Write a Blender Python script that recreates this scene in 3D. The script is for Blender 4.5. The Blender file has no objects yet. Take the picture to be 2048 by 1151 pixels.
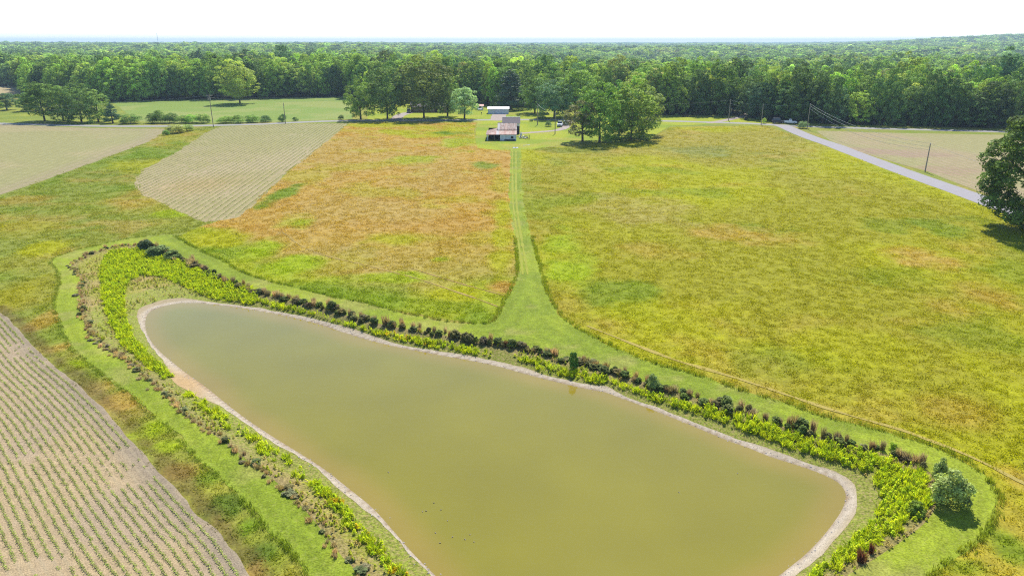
import bpy, math, random, time
import numpy as np
from mathutils import Vector
random.seed(7); RNG = np.random.default_rng(7)
T0 = time.time()
SC = bpy.context.scene
COL = SC.collection
R_ = math.radians

# ------------------------------------------------------------------ camera, sky, sun, exposure
CAM_H = 32.0; F_PX = 1400.0; HORIZON = 84.0
PITCH = math.atan((575.5 - HORIZON) / F_PX)
cam_d = bpy.data.cameras.new("camera"); cam = bpy.data.objects.new("camera", cam_d); COL.objects.link(cam)
cam_d.sensor_width = 36.0; cam_d.lens = 36.0 * F_PX / 2048.0
cam_d.clip_start = 0.5; cam_d.clip_end = 40000.0
cam.location = (0, 0, CAM_H); cam.rotation_euler = (math.pi / 2 - PITCH, 0, 0)
SC.camera = cam

SUN_EL = R_(51); SUN_AZ = R_(11)          # azimuth measured from +Y towards +X
world = bpy.data.worlds.new("World"); SC.world = world; world.use_nodes = True
wn = world.node_tree; wn.nodes.clear()
sky = wn.nodes.new("ShaderNodeTexSky"); sky.sky_type = 'NISHITA'; sky.sun_disc = False
sky.sun_elevation = SUN_EL; sky.sun_rotation = SUN_AZ; sky.altitude = 100
sky.air_density = 1.0; sky.dust_density = .3; sky.ozone_density = 4.0
bg = wn.nodes.new("ShaderNodeBackground"); bg.inputs[1].default_value = 0.13
wo = wn.nodes.new("ShaderNodeOutputWorld")
wn.links.new(sky.outputs[0], bg.inputs[0]); wn.links.new(bg.outputs[0], wo.inputs[0])
sun_d = bpy.data.lights.new("sun", 'SUN'); sun = bpy.data.objects.new("sun", sun_d); COL.objects.link(sun)
sun_d.energy = 5.0; sun_d.angle = R_(0.53); sun_d.color = (1.0, 0.955, 0.87)
sv = Vector((math.sin(SUN_AZ) * math.cos(SUN_EL), math.cos(SUN_AZ) * math.cos(SUN_EL), math.sin(SUN_EL)))
sun.rotation_euler = sv.to_track_quat('Z', 'Y').to_euler(); sun.location = (40, 150, 120)
vs = SC.view_settings
SC.display_settings.display_device = 'sRGB'
vs.view_transform = 'Standard'; vs.look = 'None'; vs.gamma = 1.0; vs.exposure = 0.74; vs.use_curve_mapping = False
cy = SC.cycles
cy.max_bounces = 6; cy.diffuse_bounces = 2; cy.glossy_bounces = 2; cy.transmission_bounces = 4
cy.transparent_max_bounces = 8; cy.volume_bounces = 0; cy.use_denoising = False; cy.filter_width = 1.15
cy.caustics_reflective = False; cy.caustics_refractive = False
KEXP = 2.25                                # picture value of a sunlit surface over its base colour

# ------------------------------------------------------------------ projection (pixel of the 2048 px photograph -> ground)
def at(px, py, z=0.0):
    dx = (px - 1024) / F_PX; u = (575.5 - py) / F_PX
    d = np.array([dx, math.cos(PITCH) + u * math.sin(PITCH), -math.sin(PITCH) + u * math.cos(PITCH)])
    t = (z - CAM_H) / d[2]
    return np.array([d[0] * t, d[1] * t, z])
def height_at(px, py, Y):
    u = (575.5 - py) / F_PX
    t = Y / (math.cos(PITCH) + u * math.sin(PITCH))
    return CAM_H + t * (-math.sin(PITCH) + u * math.cos(PITCH))
def poly(pts, z=0.0): return np.array([at(a, b, z)[:2] for a, b in pts])
def lin(r, g, b, k=None):
    k = k or KEXP
    f = lambda c: ((c / 255 + .055) / 1.055) ** 2.4 if c > 10.3 else c / 255 / 12.92
    return np.array([f(r), f(g), f(b)]) / k

# ------------------------------------------------------------------ numeric helpers
def _hash(ix, iy, seed):
    n = (ix.astype(np.int64) * 374761393 + iy.astype(np.int64) * 668265263 + seed * 974711) & 0xffffffff
    n = ((n ^ (n >> 13)) * 1274126177) & 0xffffffff
    return ((n ^ (n >> 16)) & 0xffff) / 65535.0
def vnoise(x, y, s, seed=0):
    x = np.asarray(x, float) / s; y = np.asarray(y, float) / s
    ix = np.floor(x); iy = np.floor(y); fx = x - ix; fy = y - iy
    fx = fx * fx * (3 - 2 * fx); fy = fy * fy * (3 - 2 * fy)
    a = _hash(ix, iy, seed); b = _hash(ix + 1, iy, seed); c = _hash(ix, iy + 1, seed); d = _hash(ix + 1, iy + 1, seed)
    return (a * (1 - fx) + b * fx) * (1 - fy) + (c * (1 - fx) + d * fx) * fy
def fbm(x, y, s, o=4, seed=0):
    v = 0; a = .5; t = 0
    for k in range(o):
        v = v + a * vnoise(x + 37.1 * k, y - 11.7 * k, s, seed + k * 13); t += a; s *= .5; a *= .55
    return v / t
def sstep(a, b, x):
    t = np.clip((np.asarray(x, float) - a) / (b - a), 0, 1); return t * t * (3 - 2 * t)
def smooth_line(p, n=2, closed=False):
    p = np.array(p, float)
    for _ in range(n):                    # Chaikin
        if closed:
            q = np.roll(p, -1, 0); p = np.stack([.75 * p + .25 * q, .25 * p + .75 * q], 1).reshape(-1, 2)
        else:
            a = p[:-1]; b = p[1:]
            m = np.stack([.75 * a + .25 * b, .25 * a + .75 * b], 1).reshape(-1, 2)
            p = np.vstack([p[:1], m, p[-1:]])
    return p
def resample(p, step):
    p = np.array(p, float); d = np.r_[0, np.cumsum(np.hypot(*np.diff(p, axis=0).T))]
    n = max(2, int(d[-1] / step) + 1); s = np.linspace(0, d[-1], n)
    return np.c_[np.interp(s, d, p[:, 0]), np.interp(s, d, p[:, 1])]
def seg_dist(x, y, line, closed=False):
    x = np.asarray(x, float).ravel(); y = np.asarray(y, float).ravel(); best = np.full(x.shape, 1e18)
    L = np.vstack([line, line[:1]]) if closed else line
    for (ax, ay), (bx, by) in zip(L[:-1], L[1:]):
        dx = bx - ax; dy = by - ay; q = dx * dx + dy * dy + 1e-12
        t = np.clip(((x - ax) * dx + (y - ay) * dy) / q, 0, 1)
        best = np.minimum(best, (x - ax - t * dx) ** 2 + (y - ay - t * dy) ** 2)
    return np.sqrt(best)
def inside(x, y, P):
    x = np.asarray(x, float); y = np.asarray(y, float); r = np.zeros(x.shape, bool)
    Q = np.roll(P, -1, 0)
    for (ax, ay), (bx, by) in zip(P, Q):
        if ay == by: continue
        c = ((ay > y) != (by > y)) & (x < (bx - ax) * (y - ay) / (by - ay) + ax); r ^= c
    return r
def sdf(x, y, P, far=30.0):
    """signed distance, negative inside; exact only near the polygon"""
    sh = np.shape(x); x = np.ravel(x); y = np.ravel(y); out = np.full(x.shape, float(far))
    lo = P.min(0) - far; hi = P.max(0) + far
    m = (x > lo[0]) & (x < hi[0]) & (y > lo[1]) & (y < hi[1])
    d = seg_dist(x[m], y[m], P, True); d[inside(x[m], y[m], P)] *= -1
    out[m] = d; return out.reshape(sh)

# ------------------------------------------------------------------ outlines on the ground
WATER_Z = -0.75
SHORE = smooth_line(poly([(350,605),(305,618),(291,628),(286,650),(294,677),(316,704),(350,732),(373,750),(407,773),(446,806),(498,846),(559,885),
 (605,913),(651,943),(696,980),(742,1016),(782,1062),(818,1105),(864,1151),(930,1210),(1050,1275),(1250,1295),(1430,1245),(1567,1151),(1585,1135),
 (1616,1111),(1646,1080),(1670,1050),(1689,1022),(1698,995),(1692,974),(1674,958),(1631,939),(1579,922),(1539,910),(1494,891),(1463,881),(1417,862),
 (1371,843),(1326,825),(1280,807),(1235,791),(1213,782),(1189,779),(1143,769),(1089,756),(1052,746),(991,729),(946,720),(900,712),(850,703),(800,693),
 (750,682),(700,667),(650,650),(600,636),(550,626),(500,617),(450,610),(395,604)], WATER_Z), 1, True)
HEDGE_FAR = [(275,492),(300,494),(330,508),(370,524),(400,540),(440,557),(480,572),(520,585),(560,594),(600,604),(640,614),(680,627),(720,637),(760,647),
 (800,655),(850,663),(900,671),(950,679),(1000,687),(1040,694),(1080,704),(1130,718),(1180,727),(1230,742),(1280,759),(1330,774),(1380,790),(1430,807),
 (1480,824),(1530,842),(1580,858),(1630,872),(1680,886),(1730,898),(1780,914),(1830,932),(1862,947)]
HEDGE_NEAR = [(760,1200),(715,1140),(690,1118),(660,1080),(630,1040),(600,1005),(570,975),(540,950),(510,930),(480,905),(450,882),(420,862),(390,845),
 (365,825),(340,800),(315,775),(285,745),(255,720),(225,705),(200,690),(180,665),(165,640),(160,610),(163,580),(165,560),(150,545),(140,530),(160,518),
 (190,505),(220,495),(250,490),(275,492)]
BANK = smooth_line(poly(HEDGE_NEAR + HEDGE_FAR[1:] + [(1875,980),(1872,1015),(1855,1045),(1810,1080),(1770,1105),(1730,1130),(1690,1152),(1650,1190),
 (1500,1340),(1300,1420),(1000,1400),(850,1300)]), 1, True)
PATH_L = [(617,1151),(590,1105),(544,1065),(495,1010),(458,965),(400,922),(361,876),(330,846),(300,827),(263,791),(201,744),(139,691),(120,648),(109,615),
 (111,594),(120,570),(118,547),(102,526),(109,517),(148,502),(183,494),(222,485),(257,477),(295,473),(343,469),(355,477),(378,491),(414,508),(443,520),
 (473,538),(502,550),(546,563),(589,573),(633,585),(677,597),(722,604),(766,616),(810,627),(854,635),(899,643),(943,645),(973,646),(990,640),(1002,618),
 (1011,600),(1020,585),(1035,553),(1036,529),(1032,488),(1026,458),(1021,429),(1018,399),(1018,370),(1020,340),(1021,298)]
PATH_R = [(1042,298),(1042,340),(1045,370),(1047,400),(1055,440),(1061,470),(1070,500),(1078,530),(1084,556),(1092,582),(1105,608),(1122,632),(1150,654),
 (1189,674),(1235,697),(1280,716),(1326,731),(1371,743),(1417,757),(1463,775),(1500,786),(1564,804),(1600,818),(1661,840),(1707,850),(1753,862),(1799,875),
 (1844,888),(1890,907),(1936,931),(1966,955),(1988,980),(1997,1001),(1995,1020),(1985,1050),(1960,1080),(1924,1108),(1887,1132),(1850,1165)]
PATH = poly(PATH_L + PATH_R + [(1650,1400),(1350,1550),(1000,1500),(760,1350),(660,1230)])
CROP_A_EDGE = [(-160,470),(-60,562),(0,621),(29,650),(63,686),(95,718),(135,750),(169,781),(206,816),(268,883),(326,950),(383,1012),(441,1069),(488,1132),(530,1195),(580,1290)]
CROP_A = np.vstack([poly(CROP_A_EDGE), [[-20, 10], [-140, 10], [-170, 100]]])
CROP_B = poly([(-260,249),(0,249),(102,253),(178,256),(254,257.5),(332,257.5),(317,273),(292,286),(241,304),(190,324),(145,340),(112,352),(74,366),(29,381),(0,390),(-120,430),(-320,430)])
CROP_C = poly([(437,254),(500,252),(576,248.5),(694,246.5),(678,263),(652,284),(622,309),(584,337),(573,345),(555,364),(532,384),(502,414),(478,432),(414,442),(393,437),
 (360,423),(325,405),(290,390),(272,369),(273,355),(287,339),(317,324),(355,304),(381,286),(416,263)])
CROP_D = poly([(1631,261),(1741,265),(1998,269.5),(2300,276),(2500,470),(2150,450),(2048,416),(1974,390),(1935,375),(1891,358),(1853,342),(1800,328),(1750,313),(1705,298),(1660,281)])
HAY = poly([(226,205),(330,201.5),(430,199.5),(560,197),(700,194),(705,238),(640,240.5),(560,244),(430,246),(330,247),(280,243),(255,228)])
TAN = poly([(-200,170),(44,171),(40,190),(-200,196)])
LAWN = poly([(955,244),(952,262),(950,278),(955,296),(990,300),(1060,299),(1100,293),(1165,287),(1230,284),(1300,276),(1340,252),(1440,247.5),(1530,250),(1560,246),(1500,236),(1330,234),
 (1200,226),(1140,218),(980,213),(800,207),(735,206),(735,238.5),(760,241),(900,242)])
ML = poly([(356,474),(378,491),(500,552),(700,606),(973,650),(1020,598),(1040,553),(1036,488),(1022,400),(1024,310),(1018,300),(975,297),(952,290),(948,262),(952,245),(700,246.5),
 (678,263),(584,337),(502,414),(440,440),(400,452)])
MR = poly([(1036,300),(1040,400),(1060,500),(1080,560),(1115,640),(1200,690),(1500,795),(1850,895),(1990,990),(1990,1040),(1880,1140),(1850,1200),(2500,1200),(2500,520),(2100,452),(1968,409),
 (1861,373),(1779,341),(1700,310.5),(1630,284.5),(1567,263),(1530,251.5),(1340,254),(1300,278),(1230,287),(1150,290),(1090,296)])
ROAD_CROSS = poly([(-700,236),(-200,243.5),(0,247),(178,252.3),(330,252.6),(520,249),(576,245.5),(690,241),(880,240.6),(1020,239.4),(1160,239.4),(1300,241),(1440,245.2),(1503,247),(1560,250.5),(1618,253.2),(1700,255.8),(2000,263.4),(2500,277)])
ROAD_MAIN = poly([(1560,250.5),(1572,254),(1583,259),(1597,265.5),(1630,278.5),(1665,289.5),(1700,303.5),(1798,340),(1876,369.5),(1967,401.5),(2060,438),(2250,520)])
EDGE_PX = [(-300,169),(44,171),(56,194),(150,197),(226,203),(330,200),(430,198),(560,195.5),(705,192.5),(725,204),(960,207),(985,213),(1140,215),(1200,222),(1330,230),(1480,230),(1502,238),
 (1600,246),(1700,249),(1850,253),(2100,259),(2500,270)]
EDGE = poly(EDGE_PX)
FOREST = np.vstack([EDGE, [[700, 300], [9000, 9000], [9000, 16000], [-9000, 16000], [-9000, 9000], [-700, 420]]])
WEEDS = smooth_line(poly([(225,507),(290,505),(340,520),(400,547),(470,573),(520,588),(560,603),(620,619),(680,634),(740,652),(800,667),(860,679),(920,688),(980,699),(1040,714),(1100,727),
 (1150,740),(1200,754),(1260,774),(1320,792),(1380,810),(1440,830),(1500,850),(1560,870),(1620,890),(1680,907),(1730,920),(1790,942),(1840,957),(1856,990),(1853,1030),(1820,1065),
 (1760,1100),(1700,1130),(1660,1160),(1600,1170),(1650,1130),(1700,1090),(1745,1050),(1762,1010),(1755,970),(1720,945),(1650,922),(1580,902),(1500,870),(1420,840),(1340,814),(1260,792),
 (1180,767),(1100,749),(1020,729),(940,709),(860,696),(780,683),(700,661),(620,644),(540,626),(470,609),(410,593),(360,573),(320,557),(280,556),(257,570),(247,600),(252,640),(270,680),
 (302,715),(337,747),(385,790),(430,818),(480,852),(540,893),(600,937),(650,977),(690,1012),(715,1050),(745,1082),(790,1122),(830,1160),(780,1160),(738,1108),(700,1068),(670,1030),(640,994),
 (590,954),(530,914),(470,872),(420,834),(395,816),(340,770),(290,735),(250,700),(225,660),(207,610),(202,560),(207,525)], -.6), 1, True)
TRACKS = [[(553,470),(565,462),(603,494),(662,514),(722,528),(781,544),(840,560),(899,581),(958,600),(1002,616)],
          [(822,538),(884,558),(943,576),(1014,594)],
          [(1174,652),(1235,676),(1295,699),(1356,722),(1417,739),(1500,765),(1600,800),(1661,821),(1722,840),(1799,861),(1860,885),(1921,908),(1982,937),(2046,971),(2120,1005)]]

# ------------------------------------------------------------------ terrain height
def far_height(x, y):
    r = np.hypot(x, y)
    w = sstep(480, 1600, r)
    roll = (fbm(x, y, 1500, 3, 5) - .5) * 20 + (fbm(x, y, 520, 2, 9) - .5) * 14 - 4.5
    az = np.arctan2(x, y)
    ridge = 40 * sstep(R_(20), R_(36), az) * sstep(2600, 4300, r) + 10 * sstep(R_(24), R_(38), az) * sstep(900, 2600, r)
    ridge = ridge * (.8 + .4 * fbm(x, y, 900, 2, 21))
    lefth = 4 * (1 - sstep(R_(-16), R_(3), az)) * sstep(700, 1900, r)
    ea = np.arctan2(EDGE[:, 0], EDGE[:, 1]); er = np.hypot(EDGE[:, 0], EDGE[:, 1]); o = np.argsort(ea); re = np.interp(az, ea[o], er[o])
    dip = -(4.5 + 7.5 * sstep(R_(-8), R_(14), az)) * sstep(re + 30, re + 170, r) * (1 - sstep(1100, 2100, r)) * (.6 + .8 * fbm(x, y, 300, 2, 33))
    return w * roll + ridge + lefth + np.where(y > 200, dip, 0)
def terrain(x, y):
    sh = np.shape(x); x = np.ravel(np.asarray(x, float)); y = np.ravel(np.asarray(y, float))
    z = (fbm(x, y, 34, 2, 3) - .5) * .7 * (1 - sstep(150, 190, y)) * sstep(20, 40, y)
    z = z * 1.0 + far_height(x, y)
    db = sdf(x, y, BANK, 12); ds = sdf(x, y, SHORE, 12)
    m = db < 0
    if m.any():
        # the bank falls from the hedge line to the water, the bed goes on below it
        t = np.clip(-db / np.maximum(-db + np.maximum(ds, 0), 1e-6), 0, 1)
        zb = z * (1 - t) + WATER_Z * t
        zb = np.where(ds < 0, WATER_Z + np.maximum(ds, -8) * .14, zb)
        z = np.where(m, zb, z)
    return z.reshape(sh)

# ------------------------------------------------------------------ mesh helpers
def mesh_arrays(name, verts, faces):
    """faces: (n,k) array or list of such arrays"""
    if not isinstance(faces, list): faces = [faces]
    faces = [np.asarray(f, np.int32) for f in faces if len(f)]
    me = bpy.data.meshes.new(name); verts = np.asarray(verts, np.float32)
    me.vertices.add(len(verts)); me.vertices.foreach_set("co", verts.ravel())
    idx = np.concatenate([f.ravel() for f in faces]); cnt = np.concatenate([np.full(len(f), f.shape[1]) for f in faces])
    me.loops.add(len(idx)); me.loops.foreach_set("vertex_index", idx)
    me.polygons.add(len(cnt)); st = np.r_[0, np.cumsum(cnt)[:-1]].astype(np.int32)
    me.polygons.foreach_set("loop_start", st)
    me.update(calc_edges=True); return me
def set_col(me, name, c):
    a = me.attributes.new(name, 'FLOAT_COLOR', 'POINT')
    c = np.asarray(c, np.float32); a.data.foreach_set("color", np.c_[c, np.ones(len(c), np.float32)].astype(np.float32).ravel())
def set_float(me, name, v):
    a = me.attributes.new(name, 'FLOAT', 'POINT'); a.data.foreach_set("value", np.asarray(v, np.float32))
def link(name, me, mat=None, parent=None):
    o = bpy.data.objects.new(name, me); COL.objects.link(o)
    if mat is not None and me is not None and not me.materials: me.materials.append(mat)
    if parent is not None: o.parent = parent
    return o
def tag(o, label=None, cat=None, group=None, kind=None):
    if label: o["label"] = label
    if cat: o["category"] = cat
    if group: o["group"] = group
    if kind: o["kind"] = kind
    return o
def empty(name, loc=(0, 0, 0), rz=0.0):
    o = bpy.data.objects.new(name, None); COL.objects.link(o); o.empty_display_size = .3
    o.location = loc; o.rotation_euler = (0, 0, rz); return o
class MB:
    def __init__(s): s.v = []; s.f = []
    def add(s, vs_, fs):
        b = len(s.v); s.v += [tuple(map(float, p)) for p in vs_]; s.f += [tuple(i + b for i in f) for f in fs]; return s
    def box(s, x0, x1, y0, y1, z0, z1):
        return s.add([(x0,y0,z0),(x1,y0,z0),(x1,y1,z0),(x0,y1,z0),(x0,y0,z1),(x1,y0,z1),(x1,y1,z1),(x0,y1,z1)],
                     [(3,2,1,0),(4,5,6,7),(0,1,5,4),(1,2,6,5),(2,3,7,6),(3,0,4,7)])
    def hexa(s, p):               # 8 points: bottom ring then top ring
        return s.add(p, [(3,2,1,0),(4,5,6,7),(0,1,5,4),(1,2,6,5),(2,3,7,6),(3,0,4,7)])
    def slab(s, quad, t):         # a thin sheet along its own normal
        q = [Vector(p) for p in quad]; n = (q[1] - q[0]).cross(q[3] - q[0]).normalized() * t
        return s.hexa([p - n for p in q] + [p for p in q])
    def prism(s, prof, axis, a, b):   # profile polygon extruded on an axis
        n = len(prof); f = (lambda u, w, t: (t, u, w)) if axis == 'x' else ((lambda u, w, t: (u, t, w)) if axis == 'y' else (lambda u, w, t: (u, w, t)))
        vs_ = [f(u, w, a) for u, w in prof] + [f(u, w, b) for u, w in prof]
        return s.add(vs_, [tuple(range(n))[::-1], tuple(range(n, 2 * n))] + [(i, (i + 1) % n, n + (i + 1) % n, n + i) for i in range(n)])
    def tube(s, pts, rad, n=6, cap=True):
        pts = [Vector(p) for p in pts]; rad = rad if hasattr(rad, '__len__') else [rad] * len(pts); b = len(s.v); ring = []
        for i, p in enumerate(pts):
            d = (pts[min(i + 1, len(pts) - 1)] - pts[max(i - 1, 0)]).normalized()
            u = d.orthogonal().normalized() if abs(d.z) < .95 else Vector((1, 0, 0)); w = d.cross(u).normalized(); u = w.cross(d)
            ring.append([p + (u * math.cos(2 * math.pi * k / n) + w * math.sin(2 * math.pi * k / n)) * rad[i] for k in range(n)])
        vs_ = [q for r in ring for q in r]
        fs = [(i * n + k, i * n + (k + 1) % n, (i + 1) * n + (k + 1) % n, (i + 1) * n + k) for i in range(len(pts) - 1) for k in range(n)]
        if cap: fs += [tuple(range(n))[::-1], tuple((len(pts) - 1) * n + k for k in range(n))]
        return s.add(vs_, fs)
    def mesh(s, name):
        me = bpy.data.meshes.new(name); me.from_pydata(s.v, [], s.f); me.update(); return me
    def build(s, name, mat, parent=None, bevel=0):
        o = link(name, s.mesh(name), mat, parent)
        if bevel:
            b = o.modifiers.new("bevel", 'BEVEL'); b.width = bevel; b.segments = 2; b.limit_method = 'ANGLE'; b.angle_limit = R_(40)
        return o

# ------------------------------------------------------------------ materials
def new_mat(name):
    m = bpy.data.materials.new(name); m.use_nodes = True; nt = m.node_tree; nt.nodes.clear()
    return m, nt, nt.nodes.new, nt.links.new
def plain(name, c, rough=.7, metal=0.0, var=.25, scale=3.0, spec=.3):
    m, nt, N, L = new_mat(name); out = N("ShaderNodeOutputMaterial"); b = N("ShaderNodeBsdfPrincipled")
    b.inputs["Roughness"].default_value = rough; b.inputs["Metallic"].default_value = metal; b.inputs["Specular IOR Level"].default_value = spec
    tc = N("ShaderNodeTexCoord"); no = N("ShaderNodeTexNoise"); no.inputs["Scale"].default_value = scale; no.inputs["Detail"].default_value = 5
    mr = N("ShaderNodeMapRange"); mr.inputs[1].default_value = .3; mr.inputs[2].default_value = .7; mr.inputs[3].default_value = 1 - var; mr.inputs[4].default_value = 1 + var
    mx = N("ShaderNodeMix"); mx.data_type = 'RGBA'; mx.blend_type = 'MULTIPLY'; mx.inputs[0].default_value = 1
    mx.inputs[6].default_value = (*c, 1)
    L(tc.outputs["Object"], no.inputs["Vector"]); L(no.outputs[0], mr.inputs[0]); L(mr.outputs[0], mx.inputs[7])
    L(mx.outputs[2], b.inputs["Base Color"]); L(b.outputs[0], out.inputs[0]); return m
def ground_mat(name, v1=.35, s1=1.6, v2=.35, s2=9.0, bump=.4, rough=.95, stripes=None, streak=1.0, hue=None):
    """vertex colour 'col' (which vegetation or soil grows where) with fine procedural grain"""
    m, nt, N, L = new_mat(name); out = N("ShaderNodeOutputMaterial"); b = N("ShaderNodeBsdfPrincipled")
    b.inputs["Roughness"].default_value = rough; b.inputs["Specular IOR Level"].default_value = .1
    at_ = N("ShaderNodeAttribute"); at_.attribute_name = "col"
    geo = N("ShaderNodeNewGeometry"); mp = N("ShaderNodeMapping"); mp.inputs["Scale"].default_value = (1, streak, 1); L(geo.outputs["Position"], mp.inputs[0])
    col = at_.outputs["Color"]
    h = None
    for v, s, d in ((v1, s1, 4), (v2, s2, 3)):
        no = N("ShaderNodeTexNoise"); no.inputs["Scale"].default_value = s; no.inputs["Detail"].default_value = d; no.inputs["Roughness"].default_value = .65
        L(mp.outputs[0], no.inputs["Vector"])
        mr = N("ShaderNodeMapRange"); mr.inputs[1].default_value = .28; mr.inputs[2].default_value = .72; mr.inputs[3].default_value = 1 - v; mr.inputs[4].default_value = 1 + v
        mx = N("ShaderNodeMix"); mx.data_type = 'RGBA'; mx.blend_type = 'MULTIPLY'; mx.inputs[0].default_value = 1
        L(no.outputs[0], mr.inputs[0]); L(col, mx.inputs[6]); L(mr.outputs[0], mx.inputs[7]); col = mx.outputs[2]; h = no.outputs[0] if h is None or True else h
    if hue is not None:                    # blotches of a second plant or soil colour
        no = N("ShaderNodeTexNoise"); no.inputs["Scale"].default_value = hue[1]; no.inputs["Detail"].default_value = 6; no.inputs["Roughness"].default_value = .7; L(mp.outputs[0], no.inputs["Vector"])
        mr = N("ShaderNodeMapRange"); mr.inputs[1].default_value = hue[2]; mr.inputs[2].default_value = hue[3]; mr.inputs[4].default_value = hue[4]; L(no.outputs[0], mr.inputs[0])
        mx = N("ShaderNodeMix"); mx.data_type = 'RGBA'; L(mr.outputs[0], mx.inputs[0]); L(col, mx.inputs[6]); mx.inputs[7].default_value = (*hue[0], 1); col = mx.outputs[2]
    if stripes is not None:                # residue lines along the drilled rows, 'rowu' counts rows
        ra = N("ShaderNodeAttribute"); ra.attribute_name = "rowu"
        m1 = N("ShaderNodeMath"); m1.operation = 'MULTIPLY'; m1.inputs[1].default_value = 2 * math.pi; L(ra.outputs["Fac"], m1.inputs[0])
        m2 = N("ShaderNodeMath"); m2.operation = 'COSINE'; L(m1.outputs[0], m2.inputs[0])
        mr = N("ShaderNodeMapRange"); mr.inputs[1].default_value = .1; mr.inputs[2].default_value = 1; mr.inputs[4].default_value = stripes[1]; L(m2.outputs[0], mr.inputs[0])
        mx = N("ShaderNodeMix"); mx.data_type = 'RGBA'; L(mr.outputs[0], mx.inputs[0]); L(col, mx.inputs[6]); mx.inputs[7].default_value = (*stripes[0], 1); col = mx.outputs[2]
    L(col, b.inputs["Base Color"])
    if bump:
        bu = N("ShaderNodeBump"); bu.inputs["Strength"].default_value = bump; bu.inputs["Distance"].default_value = .12; L(h, bu.inputs["Height"]); L(bu.outputs[0], b.inputs["Normal"])
    L(b.outputs[0], out.inputs[0]); return m
def leaf_mat(name, trans=.35, rough=.55, spec=.25, var=.45, warm=(1.25, 1.15, .6)):
    """foliage: colour from the object's or instance's tint, translucent against the light"""
    m, nt, N, L = new_mat(name); out = N("ShaderNodeOutputMaterial")
    at_ = N("ShaderNodeAttribute"); at_.attribute_type = 'INSTANCER'; at_.attribute_name = "tint"
    lv = N("ShaderNodeAttribute"); lv.attribute_name = "lv"
    mr = N("ShaderNodeMapRange"); mr.inputs[3].default_value = 1 - var; mr.inputs[4].default_value = 1 + var; L(lv.outputs["Fac"], mr.inputs[0])
    mx = N("ShaderNodeMix"); mx.data_type = 'RGBA'; mx.blend_type = 'MULTIPLY'; mx.inputs[0].default_value = 1; L(at_.outputs["Color"], mx.inputs[6]); L(mr.outputs[0], mx.inputs[7])
    b = N("ShaderNodeBsdfPrincipled"); b.inputs["Roughness"].default_value = rough; b.inputs["Specular IOR Level"].default_value = spec; L(mx.outputs[2], b.inputs["Base Color"])
    wm = N("ShaderNodeMix"); wm.data_type = 'RGBA'; wm.blend_type = 'MULTIPLY'; wm.inputs[0].default_value = 1; L(mx.outputs[2], wm.inputs[6]); wm.inputs[7].default_value = (*warm, 1)
    t = N("ShaderNodeBsdfTranslucent"); L(wm.outputs[2], t.inputs[0])
    ms = N("ShaderNodeMixShader"); ms.inputs[0].default_value = trans; L(b.outputs[0], ms.inputs[1]); L(t.outputs[0], ms.inputs[2]); L(ms.outputs[0], out.inputs[0]); return m

# ------------------------------------------------------------------ the lattice all ground sheets share
def grow(a, step, end, k):
    r = [a]
    while r[-1] < end: r.append(r[-1] + step); step *= k
    return r[1:]
gx = list(np.arange(-72, 72.01, .5)); gx += grow(gx[-1], .9, 120, 1.01); gx += grow(gx[-1], 1.6, 270, 1.012); gx += grow(gx[-1], 5, 14000, 1.14)
gneg = [-v for v in gx if v > 72.0]; gx = np.array(sorted(gneg) + [v for v in gx])
gy = list(np.arange(24, 130.01, .5)); gy += grow(gy[-1], .9, 300, 1.006); gy += grow(gy[-1], 2.5, 440, 1.01); gy += grow(gy[-1], 6, 16000, 1.075)
gy = np.array([-400, -200, -100, -50, -20, 0, 10, 18] + gy)
NX, NY = len(gx), len(gy)
GX, GY = np.meshgrid(gx, gy); GXF = GX.ravel(); GYF = GY.ravel()
GZ = terrain(GXF, GYF)
_i = (np.arange(NY - 1)[:, None] * NX + np.arange(NX - 1)[None, :]).ravel()
TRI = np.vstack([np.c_[_i, _i + 1, _i + NX + 1], np.c_[_i, _i + NX + 1, _i + NX]])
def zlat(x, y):
    """height of the lattice itself at any point"""
    x = np.asarray(x, float); y = np.asarray(y, float)
    i = np.clip(np.searchsorted(gx, x) - 1, 0, NX - 2); j = np.clip(np.searchsorted(gy, y) - 1, 0, NY - 2)
    u = (x - gx[i]) / (gx[i + 1] - gx[i]); v = (y - gy[j]) / (gy[j + 1] - gy[j]); Z = GZ.reshape(NY, NX)
    a = Z[j, i]; b = Z[j, i + 1]; c = Z[j + 1, i + 1]; d = Z[j + 1, i]
    return np.where(u >= v, a + u * (b - a) + v * (c - b), a + u * (c - d) + v * (d - a))
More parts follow.
